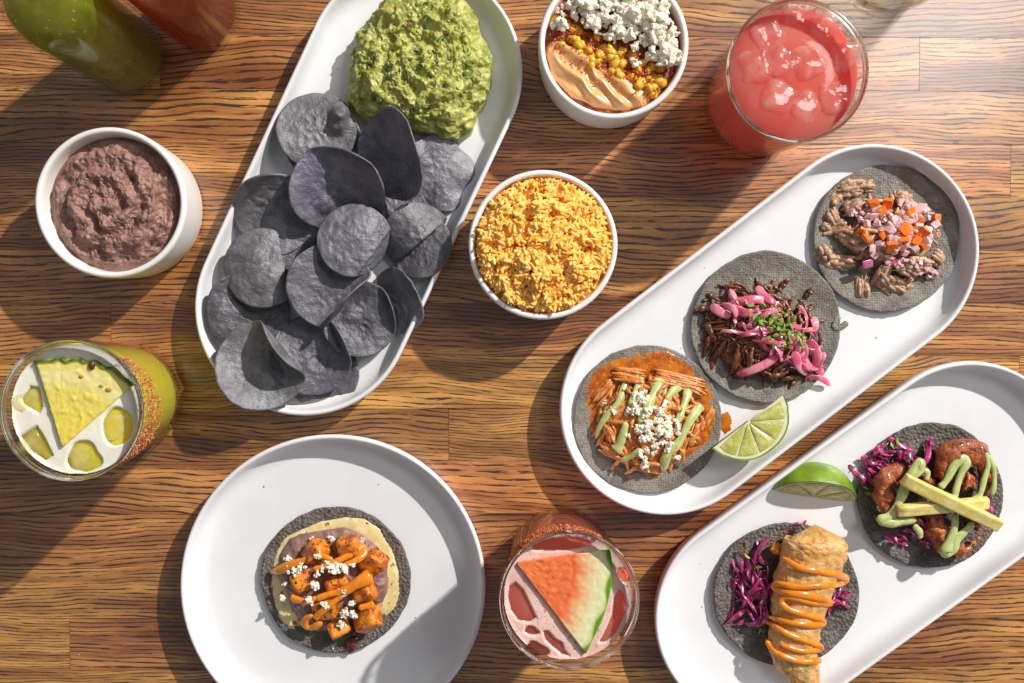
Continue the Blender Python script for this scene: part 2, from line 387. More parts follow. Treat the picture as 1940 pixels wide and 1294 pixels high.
# ================================================================== dishes
PROF = [(.014, 0), (.008, .0004), (.0045, .0022), (.0018, .0075), (.0004, .0165), (0, .0195), (.0004, .0212), (.0014, .022), (.0026, .0218), (.0034, .0208), (.0042, .0165),
        (.0056, .0115), (.0080, .0085), (.0112, .0068), (.0150, .0061), (.0165, .0060)]
def stadium(c0, c1, r, prof, nt=56):
    c0, c1 = np.array(c0[:2]), np.array(c1[:2]); d = c1 - c0; a0 = math.atan2(d[1], d[0]) if np.linalg.norm(d) > 1e-6 else 0.0
    a = np.concatenate([a0 + np.linspace(-np.pi / 2, np.pi / 2, nt), a0 + np.linspace(np.pi / 2, 3 * np.pi / 2, nt)])
    if np.linalg.norm(d) < 1e-6: a = np.arange(2 * nt) * np.pi / nt
    ce = np.concatenate([np.repeat(c1[None], nt, 0), np.repeat(c0[None], nt, 0)]); n = 2 * nt; V = []
    for ins, z in prof: V.append(np.column_stack([ce + np.stack([np.cos(a), np.sin(a)], 1) * (r - ins), np.full(n, z)]))
    V = np.concatenate(V); j = np.arange(n); k = (j + 1) % n; m = len(prof)
    q = np.concatenate([np.stack([i * n + j, i * n + k, (i + 1) * n + k, (i + 1) * n + j], 1) for i in range(m - 1)])
    mid = (c0 + c1) / 2; V = np.concatenate([V, [[*mid, prof[0][1]], [*mid, prof[-1][1]]]]); e = m * n
    t = np.concatenate([np.stack([np.full(n, e), k, j], 1), np.stack([np.full(n, e + 1), (m - 1) * n + j, (m - 1) * n + k], 1)])
    return V, [q, t]
FLOOR = .006
def platter(name, a, b, r_px, label, cat, group=None):
    ra = r_px / (CAMZ / (CAMZ - .021)) / PXM
    A, B = P(*a, .021), P(*b, .021); V, F = stadium(A, B, ra, PROF); c = (A + B) / 2
    return tag(mk(name, V, F, m_white, loc=(c.x, c.y, 0)), label, cat, group)
platter('oval_platter', (574, 584), (784, 136), 204, 'white oval platter holding the guacamole and the dark blue chips', 'platter', 'white oval platters')
platter('oval_platter', (1263, 775), (1653, 477), 204, 'white oval platter holding three tacos in a row and a lime wedge', 'platter', 'white oval platters')
platter('oval_platter', (1441, 1171), (1836, 886), 204, 'white oval platter with the fried fish taco and the shrimp taco, at the bottom right', 'platter', 'white oval platters')
platter('round_plate', (631, 1111), (631, 1111), 291, 'round white rimmed plate under the single sweet potato taco', 'plate')

BH, BR = .046, .0508
BPROF = [(.040, 0), (.0455, .0005), (.0478, .0025), (.0488, .006), (.0500, .025), (.0506, .042), (.0505, .0448), (.0496, .0458), (.0484, .046), (.0472, .0455), (.0466, .0442), (.0462, .041), (.0450, .018), (.041, .009), (.030, .0065)]
def bowl(px, py, label):
    c = P(px, py, BH); V, F = lathe(BPROF, 96)
    return tag(mk('bowl', V + np.array([c.x, c.y, 0]), F, m_bowl, loc=(c.x, c.y, 0)), label, 'bowl', 'small white bowls'), Vector((c.x, c.y, 0))
_, B_BEAN = bowl(208, 384, 'small white straight-sided bowl filled with refried beans')
_, B_CORN = bowl(1163, 82, 'small white straight-sided bowl filled with corn, crema and crumbled cheese')
_, B_RICE = bowl(1029, 464, 'small white straight-sided bowl filled with orange rice')

GH = .0997
GOUT = [(.026, .0022), (.030, 0), (.0335, .0006), (.0362, .0035), (.0378, .009), (.0392, .024), (.0415, .060), (.0437, .0975), (.0438, .0990), (.0432, .0997), (.0424, .0991), (.0421, .0975), (.0399, .060), (.0378, .026), (.0362, .0145), (.033, .0115), (.020, .0105)]
def gin(z): return np.interp(z, [.0105, .0115, .0145, .026, .060, .0975], [.020, .033, .0362, .0378, .0399, .0421]) - .00025
def tumbler(px, py, label):
    c = P(px, py, GH); t = thing('drinking_glass', (c.x, c.y, 0), label, 'glass', 'clear glass tumblers')
    V, F = lathe(GOUT, 96); mk('tumbler', V + np.array([c.x, c.y, 0]), F, m_glass, t)
    V, F = lathe([(.0421, .0945), (.0435, .0945), (.0439, .0975), (.0440, .0990), (.0436, .0998), (.0428, .1000), (.0421, .0995), (.0419, .0982), (.0420, .0965), (.0421, .0945)], 110, cap=False); mk('rim', V + np.array([c.x, c.y, 0]), F, m_rim, t); return t, Vector((c.x, c.y, 0))
G_YEL, CY = tumbler(133, 778, 'clear tumbler with chili salt on its side holding the yellow pineapple drink')
G_RED, CR = tumbler(1512, 133, 'clear tumbler holding the red iced drink without any salt')
G_PNK, CP = tumbler(1079, 1138, 'clear tumbler with chili salt on its side holding the pink watermelon drink')
def liquid(name, c, fill, m, label, dz=0):
    zs = [.0108, .0118, .0148, .026, .045, .060, .075, fill - .0006, fill]; prof = [(gin(z), z) for z in zs[:-1]] + [(gin(fill) - .0004, fill), (.02, fill - .0006)]
    V, F = lathe(prof, 96); o = mk(name, V + np.array(c), F, m, loc=tuple(c)); return tag(o, label, 'drink')
m_ljy = liquid_mat('cloudy_pineapple_juice', (.98, .82, .09), (.95, .77, .07), .05, (1, .8, .1), .006, tint=(1, .88, .25), tlm=.12)
m_ljr = liquid_mat('cloudy_red_juice', (.97, .27, .22), (.93, .19, .155), .14, (1, .22, .16), .02, tint=(1, .30, .22), tlc=(1.0, .16, .10))
m_ljp = liquid_mat('cloudy_watermelon_juice', (.84, .25, .18), (.78, .19, .14), .12, (1, .25, .2), .015, tint=(1, .36, .28), tlc=(.9, .2, .12), tlm=.2)
ZY, ZR, ZP = .0885, .0885, .0885
liquid('pineapple_drink', CY, ZY - .001, m_ljy, 'cloudy yellow pineapple drink filling the glass at the left edge')
liquid('red_drink', CR, ZR, m_ljr, 'bright red cloudy drink with ice filling the glass at the top right')
liquid('watermelon_drink', CP, ZP - .001, m_ljp, 'pink cloudy watermelon drink filling the glass at the bottom centre')

def foam(name, c, z, holes, m, parent, th=.0016, n=190, rim=.0):
    r = gin(z) - .0002; g = np.linspace(-r, r, n); X, Y = np.meshgrid(g, g); xy = np.stack([X.ravel(), Y.ravel()], 1)
    d = np.full(len(xy), 1e9); ins = np.zeros(len(xy), bool)
    for h in holes:
        h = np.asarray(h)[:, :2] - np.array(c)[:2]; ins |= inpoly(xy, h); d = np.minimum(d, segdist(xy, h))
    rad = np.linalg.norm(xy, axis=1); wall = r - rad
    h = th * sstep(0, .0014, d) + .0012 * np.exp(-np.maximum(wall, 0) / .0012) + .00012 * fbm(np.column_stack([xy, np.zeros(len(xy))]), 160, 2, 5)
    keep = (~ins) & (rad < r); I = np.arange(n * n).reshape(n, n); q = np.stack([I[:-1, :-1], I[:-1, 1:], I[1:, 1:], I[1:, :-1]], 2).reshape(-1, 4); q = q[keep[q].sum(1) >= 3]
    V = np.column_stack([xy, z - .0006 + h]); over = rad > r; V[over, :2] *= (r / rad[over])[:, None]
    u = np.unique(q); mp = np.full(n * n, -1); mp[u] = np.arange(len(u)); return mk(name, V[u] + np.array([c[0], c[1], 0]), [mp[q]], m, parent)
def ell(cx, cy, a, b, rot, z, n=28, w=.1, s=0):
    t = np.arange(n) * 2 * np.pi / n; k = 1 + w * np.array([math.sin(3 * x + s) + .5 * math.sin(5 * x + 2 * s) for x in t]); x, y = a * np.cos(t) * k, b * np.sin(t) * k; cr, sr = math.cos(rot), math.sin(rot)
    return PA([(cx + x_ * cr - y_ * sr, cy + x_ * sr + y_ * cr) for x_, y_ in zip(x, y)], z)
m_foamw = foam_mat('white_foam', (.88, .86, .77), (.74, .66, .42), 1100, .40)
m_foamp = foam_mat('pink_foam', (.82, .58, .52), (.60, .17, .13), 520, .85)
yo = bpy.data.objects['pineapple_drink']; po = bpy.data.objects['watermelon_drink']
yh = [PA([(58, 733), (74, 735), (80, 770), (74, 782), (46, 765), (42, 755)], ZY), PA([(40, 826), (70, 808), (84, 830), (100, 862), (86, 872), (62, 855)], ZY), ell(160, 866, 31, 28, .3, ZY, s=1), ell(224, 808, 28, 35, .1, ZY, w=.04, s=2)]
foam('foam', CY, ZY, yh, m_foamw, yo)
ph = [PA([(966, 1110), (976, 1104), (990, 1118), (1003, 1145), (1015, 1170), (1005, 1177), (982, 1174), (969, 1156), (963, 1130)], ZP), ell(1062, 1031, 54, 11, -.08, ZP, w=.05),
      PA([(1172, 1118), (1182, 1125), (1187, 1146), (1178, 1176), (1166, 1200), (1150, 1214), (1136, 1216), (1150, 1190), (1160, 1165), (1164, 1135)], ZP), ell(1180, 1089, 9, 13, -.5, ZP, s=2),
      PA([(1030, 1197), (1038, 1196), (1052, 1212), (1064, 1218), (1068, 1232), (1078, 1242), (1064, 1238), (1046, 1224), (1034, 1212)], ZP), ell(1007, 1195, 13, 7, .3, ZP, s=1), ell(1019, 1230, 21, 10, .5, ZP, s=3)]
foam('foam', CP, ZP, ph, m_foamp, po, .0012)

# ice cubes
m_icer = ice_mat('ice_in_red_drink', (1.0, .92, .90), (1.0, .55, .48), .16)
m_icey = ice_mat('ice_in_yellow_drink', (.98, .95, .75), (.92, .86, .50), .18)
def ice(c, px, py, z, s, rot, m, label, group):
    V, F = rcube(s[0], s[1], s[2], min(s) * .30, 8); V = V + normals(V, F) * (.0016 * fbm(V, 110, 2, int(px)))[:, None]
    p = P(px, py, z); o = mk('ice_cube', V, F, m); o.location = p; o.rotation_euler = rot; return tag(o, label, 'ice cube', group)
rg = 'ice cubes in the red drink'
for a in [(1447, 76, (.10, .06, .5), 'ice cube at the upper left of the red drink', .0898), (1424, 133, (.05, -.12, .2), 'ice cube against the left wall of the red drink', .0900), (1466, 192, (.10, -.05, 1.2), 'ice cube at the lower left of the red drink', .0898),
          (1522, 124, (-.06, .08, .35), 'large ice cube in the middle of the red drink', .0897), (1556, 60, (.10, .12, .9), 'ice cube near the top rim of the red drink', .0896), (1574, 190, (.05, .10, 1.9), 'ice cube at the lower right of the red drink', .0899), (1594, 118, (.14, .1, .2), 'ice cube at the right side of the red drink', .0895), (1500, 32, (.05, .1, .1), 'ice cube at the top of the red drink', .0892), (1518, 212, (.1, .05, .7), 'ice cube at the bottom of the red drink', .0892), (1478, 130, (.08, .08, 1.0), 'ice cube left of the middle of the red drink', .0890)]:
    ice(CR, a[0], a[1], a[4] - .0110, (.0245, .0255, .022), a[2], m_icer, a[3], rg)
yg = 'ice cubes in the yellow drink'
for a in [(62, 758, (.5, .2, .5), 'ice cube poking through the foam left of the pineapple wedge'), (70, 840, (.3, .2, 1.0), 'ice cube poking through the foam at the lower left of the yellow drink'), (163, 865, (.2, .5, .3), 'ice cube poking through the foam below the pineapple tip'), (226, 806, (.1, .4, .1), 'round ice cube poking through the foam at the right of the yellow drink')]:
    ice(CY, a[0], a[1], ZY - .0086, (.019, .019, .019), a[2], m_icey, a[3], yg)

# chili salt on the glass sides
def salt(t, c, a0, a1, z0, z1, n):
    v, f = ico(1); parts = []
    for i in range(n):
        a = math.radians(U(a0, a1)); u = random.random() ** .8; e = math.sin(math.pi * (math.degrees(a) - a0) / (a1 - a0)); z = z1 - (z1 - z0) * u * (.25 + .75 * e ** .7)
        if noise(np.array([[a * 14, z * 260, 1.0]]), 3)[0] < -.10 + .40 * u and random.random() < .8: continue
        r = np.interp(z, [.024, .060, .0975], [.0392, .0415, .0437]); s = U(.0002, .0006)
        cc = random.choice([(.62, .13, .025), (.72, .21, .05), (.45, .06, .015), (.80, .36, .14), (.20, .025, .01)])
        parts.append((v * s * np.array([1, U(.6, 1.3), U(.6, 1.3)]) + np.array([c.x + (r + s * .4) * math.cos(a), c.y + (r + s * .4) * math.sin(a), z]), [f], cc))
    V, F, C = merge(parts); tag(mk('chili_salt', V, F, m_salt, t, smooth=False, col=C), 'orange red chili salt stuck in a band below the rim', kind='stuff')
m_salt = M('chili_salt', (.6, .2, .05), attr=True, r=.45)
salt(G_YEL, CY, -110, 48, .058, .0955, 4200)
salt(G_PNK, CP, 62, 212, .070, .0965, 3400)

# fruit wedges in the drinks
def fan_wedge(name, apex, arc, z, th, m, label, cat, colf, ns=60, nt_=70, lift=0.0, bumpf=None):
    A = np.array(P(*apex, z)); arcw = smooth(PA(arc, z), ns); V = []; C = []
    tt = np.linspace(0, 1, nt_)
    for t in tt:
        V.append(A + (arcw - A) * (t if t > 0 else .012)); C += [colf(t, s) for s in np.linspace(0, 1, ns)]
    V = np.concatenate(V); C = np.array(C); n = len(V); I = np.arange(n).reshape(nt_, ns)
    q = np.stack([I[:-1, :-1], I[1:, :-1], I[1:, 1:], I[:-1, 1:]], 2).reshape(-1, 4)
    V[:, 2] += .0004 * fbm(V, 260, 3, 9) + lift * np.repeat(tt, ns)
    if bumpf is not None: V[:, 2] += bumpf(V, np.repeat(tt, ns))
    B = V.copy(); B[:, 2] = z - th + lift * np.repeat(tt, ns)
    ed = np.concatenate([I[0, :-1], I[:-1, -1], I[-1, :0:-1], I[:0:-1, 0]]); e2 = np.roll(ed, -1); side = np.stack([ed, e2, e2 + n, ed + n], 1)
    q2 = np.concatenate([q, q[:, ::-1] + n, side]); o = mk(name, np.concatenate([V, B]), [q2], m, loc=A, col=np.concatenate([C, C])); o.data.validate()
    return tag(o, label, cat)
def mixc(a, b, t): t = min(max(t, 0), 1); return tuple(x + (y - x) * t for x, y in zip(a, b))
m_fruit = M('wet_fruit_flesh', (1, 1, 1), attr=True, r=.28, rv=.1, bump=.1, bs=520, bd=.0008, sss=.35, sr=(1, .7, .3), ss=.003)
def pinecol(t, s):
    fib = .5 + .5 * math.sin(s * 70 + 6 * math.sin(t * 9)) * math.sin(t * 30 + s * 13)
    c = mixc((.80, .66, .085), (.80, .70, .22), fib * min(1, t * 1.4)); c = mixc(c, (.86, .78, .36), 1 - abs(t - .8) * 6)
    if t > .945: c = mixc(c, (.24, .30, .03), (t - .945) / .025)
    if t > .972: c = mixc((.20, .26, .02), (.055, .085, .012), .5 + .5 * math.sin(s * 60))
    return c
pw = fan_wedge('pineapple_wedge', (118, 846), [(64, 683), (98, 681), (112, 677), (126, 683), (146, 678), (160, 684), (178, 682), (196, 694), (214, 697), (230, 712), (252, 728)], ZY + .0042, .008, m_fruit, 'yellow pineapple wedge with a green rind lying on the white foam', 'pineapple', pinecol,
               bumpf=lambda V, t: -.0005 * sstep(.25, .7, billow(V, 120, 2, 4)) * sstep(.15, .4, t) + .0008 * (t > .96))
V, F = ico(2)[0], [ico(2)[1]]
mk('eye', V * np.array([.0022, .0030, .0016]) + np.array(P(174, 692, ZY + .0045)), F, M('pineapple_eye', (.10, .03, .012), r=.35), pw)
for a, b, r_ in ((154, 713, .0011), (206, 738, .0014), (192, 731, .0010)):
    mk('seed_pit', V * np.array([r_ * 1.5, r_, .0006]) + np.array(P(a, b, ZY + .0042)), F, M('pineapple_pit', (.52, .33, .03), r=.4), pw)
def meloncol(t, s):
    c = mixc((.78, .20, .055), (.80, .15, .05), math.sin(t * 3)); f = .5 + .5 * math.sin(t * 60 + math.sin(s * 9) * 3) * math.sin(s * 40 + t * 9); c = mixc(c, (.85, .30, .10), .45 * f)
    e = t + .02 * math.sin(s * 20); c = mixc(c, (.80, .50, .26), (e - .62) / .12); c = mixc(c, (.76, .74, .44), (e - .74) / .13); c = mixc(c, (.55, .62, .22), (e - .93) / .03)
    if e > .962: c = mixc(c, (.12, .29, .012), (e - .962) / .015)
    return c
fan_wedge('watermelon_wedge', (979, 1067), [(1156, 1041), (1160, 1070), (1159, 1100), (1152, 1140), (1140, 1176), (1124, 1210), (1110, 1239)], ZP + .0034, .008, m_fruit, 'triangular watermelon wedge with a green rind lying on the pink foam', 'watermelon', meloncol,
          bumpf=lambda V, t: -.0004 * sstep(.45, .8, billow(V, 150, 2, 6)) * (t < .6))

# bottles and the water glass
def bottle(px, py, m_in, lab, lab2, inname):
    c = P(px, py, 0); r = .0285; c0 = np.array(c); t = thing('sauce_bottle', c, lab, 'bottle', 'glass salsa bottles')
    o = [(.018, .003), (.022, .0005), (.0255, .0008), (r, .005), (r, .112), (.0275, .119), (.024, .128), (.018, .137), (.0135, .147), (.0122, .158), (.0120, .196), (.0135, .199), (.0135, .205), (.0105, .206), (.0100, .196), (.0102, .158), (.0115, .147), (.016, .1375), (.0222, .127), (.0258, .118), (r - .0018, .111), (r - .0018, .008), (.020, .006)]
    V, F = lathe(o, 80); mk('bottle_body', V + c0, F, m_bglass, t)
    ri = r - .0021; V, F = lathe([(.019, .0064), (ri - .001, .0082), (ri, .010), (ri, .1108), (.0245, .1196), (.021, .1270), (.010, .1272)], 80); tag(mk(inname, V + c0, F, m_in, loc=c0), lab2, 'salsa')
    V, F = lathe([(.0098, .190), (.0098, .2062), (.0150, .2064), (.0155, .2075), (.0150, .222), (.0135, .2235), (.004, .2236)], 40); mk('stopper', V + c0, F, m_cap, t)
m_bglass = thin_glass('bottle_glass', refl=.5)
m_cap = M('bottle_stopper', (.05, .05, .05), r=.4)
bottle(245, 108, liquid_mat('green_salsa', (.36, .37, .020), (.26, .28, .012), .18, (1, .9, .1), .004, (.70, .68, .25), .2, (.75, .85, .15)), 'glass bottle of green salsa at the top left corner', 'speckled green salsa inside the bottle at the top left corner', 'green_salsa')
bottle(384, 28, liquid_mat('red_salsa', (.44, .055, .010), (.35, .038, .007), .2, (1, .3, .1), .004, None, .2, (1, .25, .08)), 'glass bottle of red salsa beside the green one, cut by the top edge', 'dark red salsa inside the bottle at the top edge', 'red_salsa')
wg = P(1667, -44, 0); c0 = np.array(wg); t = thing('water_glass', wg, 'empty looking clear water glass whose base shows at the top edge', 'glass')
V, F = lathe([(.018, .003), (.026, .0), (.029, .0008), (.0312, .005), (.034, .03), (.0385, .120), (.0378, .1208), (.0370, .120), (.0325, .03), (.0295, .010), (.018, .008)], 80); mk('tumbler', V + c0, F, m_glass, t)
V, F = lathe([(.0180, .0084), (.0292, .0104), (.0322, .03), (.0352, .092), (.02, .0915)], 80)
tag(mk('water', V + c0, F, thin_glass('water', (.97, .985, .99), 1.33), loc=c0), 'clear water in the glass cut by the top edge', 'water')

# ================================================================== bowl fillings
V_ = lambda v: np.array(v, float)
def spiral(V, c, k, turns, ph):
    d = V[:, :2] - np.array(c)[:2]; r = np.linalg.norm(d, axis=1); a = np.arctan2(d[:, 1], d[:, 0]); return np.sin(r * k - a * turns + ph)
m_bean = M('refried_beans', (.335, .185, .145), c2=(.225, .110, .085), ns=110, c3=(.42, .26, .21), ns3=420, lo3=.58, hi3=.72, r=.38, rv=.12, bump=.6, bs=700, bd=.0012, sss=.1)
circ = lambda c, r, n=60: np.array([[c[0] + r * math.cos(a), c[1] + r * math.sin(a)] for a in np.linspace(0, 2 * np.pi, n, endpoint=False)])
def beand(V, rho, N):
    w = V + .004 * np.stack([fbm(V, 60, 2, 1), fbm(V, 60, 2, 2), 0 * rho], 1); w[:, 0] += .004; w[:, :2] += .006 * np.stack([fbm(V, 35, 2, 21), fbm(V, 35, 2, 22)], 1); sp = spiral(w, B_BEAN, 400, 1, 1.9); f = sstep(1.0, .85, rho)
    return f * (.0022 * np.sign(sp) * np.abs(sp) ** .7 * sstep(.05, .3, rho) * sstep(1, .7, rho) + .0048 * fbm(V, 75, 3, 3) + .0011 * billow(V, 330, 2, 4) + .0009 * np.abs(fbm(V, 800, 2, 7)))
V, F, r_ = mound(circ(B_BEAN, .0458), .0335, .0105, 120, 260, 2.2, 1.0, beand)
tag(mk('refried_beans', V, F, m_bean, loc=(*B_BEAN[:2], .03)), 'mauve brown mashed refried beans swirled in the small bowl at the left', 'beans')

# rice
m_rice = M('orange_rice', (1, 1, 1), attr=True, r=.45, sss=0, bump=.2, bs=900)
def grains(c, n, zf, rmax, seed):
    parts = []; v, f = ico(2); k = 0
    while k < n:
        a, q = U(0, 6.283), rmax * math.sqrt(random.random()); x, y = c[0] + q * math.cos(a), c[1] + q * math.sin(a); p = np.array([[x, y, 0]])
        z = zf(p, q / rmax)[0] + U(-.002, .0006); L = U(.0027, .0038); w = U(.0011, .00145)
        ax = random.random() * 6.283; el = random.gauss(0, .3); cx, sx = math.cos(ax), math.sin(ax); ce, se = math.cos(el), math.sin(el)
        vv = v * np.array([L, w, w]); vv[:, 2] += .25 * (vv[:, 0] ** 2) / L
        Rm = np.array([[cx * ce, -sx, -cx * se], [sx * ce, cx, -sx * se], [se, 0, ce]]); t = random.random()
        parts.append((vv @ Rm.T + np.array([x, y, z]), [f], mixc((.98, .49, .060), (1.0, .66, .19), t) if random.random() < .95 else (.95, .40, .03))); k += 1
    return merge(parts)
def ricez(p, rho):
    return .0405 + .009 * (1 - np.asarray(rho) ** 2.4) + .0062 * billow(p, 85, 2, 21) + .0045 * fbm(p, 55, 2, 23) - .001
V, F, C = grains(B_RICE, 2400, ricez, .0440, 5)
rh = tag(mk('rice', V, F, m_rice, loc=(*B_RICE[:2], .03), col=C), 'fluffy orange rice heaped in the small bowl in the middle', 'rice', kind='stuff')
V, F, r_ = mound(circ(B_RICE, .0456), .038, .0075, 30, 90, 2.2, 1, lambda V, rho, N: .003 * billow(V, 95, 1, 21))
mk('rice_base', V, F, M('rice_base_mass', (.92, .44, .03), r=.5, bump=.8, bs=500, bd=.002), rh)  # plain orange rice mass filling the gaps under the grains

# crumbled cheese: shared shapes
m_chz = M('crumbled_white_cheese', (.93, .88, .74), c2=(.88, .80, .60), ns=420, lo=.5, hi=.75, r=.6, sss=0, bump=.5, bs=1200, bd=.0005)
CRUMB = []
for k in range(7):
    prt = []
    for j in range(9):
        v, f = ico(2); v = np.sign(v) * np.abs(v) ** .6 * np.array([U(.6, 1), U(.5, 1.0), U(.4, .9)]); v = v * (1 + .5 * fbm(v, 1.9, 2, k * 5 + j)[:, None]) * U(.18, .66); v = v @ np.array(Matrix.Rotation(U(0, 6), 3, 'X') @ Matrix.Rotation(U(0, 6), 3, 'Z')).T; d = R.normal(0, 1, 3); d /= np.linalg.norm(d); prt.append((v + d * U(.15, .75) * np.array([1.15, .9, .6]), [f]))
    v, f, _ = merge(prt); CRUMB.append(mesh('cheese_crumb', v, f, m_chz, smooth=False))
def crumbs(parent, spots, hz, n_per=1.0):
    """spots: (px, py, radius_px, count, size_mm)"""
    for px, py, rp, n, sz in spots:
        for i in range(max(1, int(n * n_per))):
            a = U(0, 6.283); q = rp * math.sqrt(random.random()); x, y = px + q * math.cos(a), py + q * math.sin(a); s = sz * .00068 * U(.55, 1.2)
            p0 = P(x, y, .02); z = hz(np.array([[p0.x, p0.y, 0]]))[0] + s * U(.2, .9) + (1 - q / max(rp, 1)) * .002 * min(1, rp / 20); put('cheese_crumb', random.choice(CRUMB), P(x, y, z), rrot(), s, parent)

# corn bowl
corn = thing('corn_salad', (*B_CORN[:2], .03), 'street corn with peach crema, red chili and white cheese in the top bowl', 'corn')
V, F, r_ = mound(circ(B_CORN, .0457), .0365, .003, 50, 120, 2.5, 1, lambda V, rho, N: .0016 * billow(V, 200, 2, 8)); mk('chili_base', V, F, M('chili_sauce_base', (.22, .035, .008), c2=(.42, .10, .01), ns=260, r=.4, bump=.8, bs=800, bd=.001), corn)
m_crema = M('peach_crema', (.80, .43, .17), r=.25, sss=.25, sr=(1, .6, .3), ss=.003, coat=.2)
def cremad(V, rho, N):
    u = P(1100, 80, .04); d = np.array(P(1230, 185, .04) - u)[:2]; d /= np.linalg.norm(d); s = (V[:, :2] - np.array(u)[:2]) @ np.array([-d[1], d[0]]); l = (V[:, :2] - np.array(u)[:2]) @ d
    return sstep(1, .8, rho) * (.0014 * np.sin(s * 520 + 4 * fbm(V, 45, 2, 2) + l * 60) + .0011 * fbm(V, 90, 2, 3))
V, F, r_ = mound(PA([(1036, 80), (1052, 70), (1080, 84), (1110, 105), (1150, 132), (1195, 157), (1238, 170), (1243, 184), (1220, 202), (1180, 211), (1130, 206), (1082, 184), (1048, 150), (1033, 112)], .040), .0365, .0062, 60, 160, 7.0, .8, cremad, edge=.015)
crema = mk('crema', V, F, m_crema, corn)
m_kern = M('corn_kernel', (.78, .36, .012), c2=(.85, .52, .05), ns=160, r=.25, sss=.3, sr=(1, .5, .05), ss=.002, rnd=.15, coat=.3)
v, f = ico(2); kv = v * np.array([1, .78, .62]); kv[:, 1] *= 1 + .25 * kv[:, 0]; KERN = mesh('corn_kernel', kv, [f], m_kern)
for i in range(70):
    s = random.random(); px, py = 1060 + s * 195 + U(-12, 12), 62 + s * 104 + U(-30, 26)
    if (px - 1163) ** 2 + (py - 82) ** 2 > 124 ** 2: continue
    put('corn_kernel', KERN, P(px, py, .0395 + U(-.001, .002)), rrot(), U(.0040, .0054), corn)
v, f = ico(1); parts = []
for i in range(1000):
    s = random.random(); px, py = 1050 + s * 205 + random.gauss(0, 12), 56 + s * 108 + random.gauss(0, 26)
    if (px - 1163) ** 2 + (py - 82) ** 2 > 125 ** 2: continue
    parts.append((v * U(.0004, .0010) * V_([1, U(.5, 1), .5]) + V_(P(px, py, .0415 + U(-.001, .0028))), [f], random.choice([(.50, .06, .01), (.36, .035, .008), (.62, .14, .02)])))
for i in range(170):
    s = random.random(); px, py = 1045 + s * 180 + random.gauss(0, 10), 95 + s * 85 + random.gauss(0, 13) ; parts.append((v * U(.0002, .0006) + V_(P(px, py, .0418)), [f], (.50, .09, .015)))
V, F, C = merge(parts); tag(mk('chili_powder', V, F, m_salt, corn, smooth=False, col=C), kind='stuff')
def cornz(p): return .0395 + 0 * p[:, 0]
cz = []
for i in range(250):
    px, py = U(1055, 1285), U(-40, 145); e = (py + 40) - (px - 1055) * .62
    if (px - 1163) ** 2 + (py - 82) ** 2 > 121 ** 2 or (px - 1055) * .52 + 8 < py - 10: continue
    cz.append((px, py, 9, 3, U(2.5, 8)))
cz += [(1255, 55, 22, 12, 8), (1225, 30, 26, 14, 8), (1160, 15, 30, 16, 7), (1110, 25, 18, 9, 6), (1270, 100, 13, 8, 7), (1062, 42, 8, 3, 9), (1205, 118, 7, 4, 6), (1205, 8, 30, 12, 8), (1130, -10, 30, 12, 7)]
crumbs(corn, cz, lambda p: .040 + .0055 * sstep(-.018, .03, (p[:, 1] - B_CORN[1]) * .85 + (p[:, 0] - B_CORN[0]) * .5))

# ================================================================== guacamole
m_guac = M('guacamole', (.43, .43, .105), c2=(.24, .275, .045), ns=100, lo=.44, hi=.62, c3=(.52, .50, .17), ns3=330, lo3=.57, hi3=.68, r=.38, rv=.12, bump=.5, bs=480, bd=.0010, sss=.18, sr=(.7, 1, .2), ss=.003)
go = PA([(722, -8), (700, 22), (672, 70), (657, 120), (654, 165), (660, 200), (685, 228), (716, 240), (760, 246), (800, 250), (840, 262), (872, 268), (893, 250), (905, 214), (922, 180), (931, 140), (932, 105), (920, 70), (906, 30), (880, 0), (845, -18), (780, -22)], .02)
gc = P(800, 125, .03)
def guacd(V, rho, N):
    w = V + .006 * np.stack([fbm(V, 40, 2, 1), fbm(V, 40, 2, 2), 0 * rho], 1); sp = spiral(w, gc, 520, 1, 0.4)
    return sstep(1.0, .9, rho) * (.0016 * np.sign(sp) * np.abs(sp) ** .6 * sstep(.85, .5, rho) + .0048 * fbm(V, 48, 3, 5) + .0026 * billow(V, 110, 2, 9) + .0006 * billow(V, 380, 2, 11) + .0002 * fbm(V, 1100, 2, 13))
V, F, r_ = mound(go, FLOOR, .027, 190, 420, 3.2, .62, guacd, edge=.05)
V[:, 2] = np.maximum(V[:, 2], FLOOR - .0005)
guac = tag(mk('guacamole', V, F, m_guac, loc=(gc.x, gc.y, FLOOR)), 'chunky green guacamole mound at the top end of the chip platter', 'guacamole')
gz = {}
m_leaf = M('chopped_herb', (.045, .105, .012), c2=(.085, .17, .02), ns=300, r=.4, rnd=.3)
m_avo = M('avocado_lump', (.42, .43, .10), c2=(.30, .33, .05), ns=260, r=.3, sss=.2, coat=.2, rnd=.15)
tri_pts = V[:, :]
def surf_at(VV, p):
    d = (VV[:, 0] - p.x) ** 2 + (VV[:, 1] - p.y) ** 2; return VV[int(np.argmin(d)), 2]
def leafbit(name, parent, loc, L, w, m, az=None, tilt=.4):
    az = U(0, 6.283) if az is None else az; n = 6; s = np.linspace(-1, 1, n); k = U(-.5, .5); pts = np.stack([s * L * math.cos(az) - k * L * s * s * math.sin(az), s * L * math.sin(az) + k * L * s * s * math.cos(az), U(-tilt, tilt) * L * s + U(-.3, .5) * L * s * s], 1) + V_(loc)
    VV, FF = tube(pts, w * (1 - .75 * np.abs(s) ** 1.5) * np.array([U(.7, 1.3) for _ in s]), 6, .16, U(-.9, .9)); return mk(name, VV, FF, m, parent)
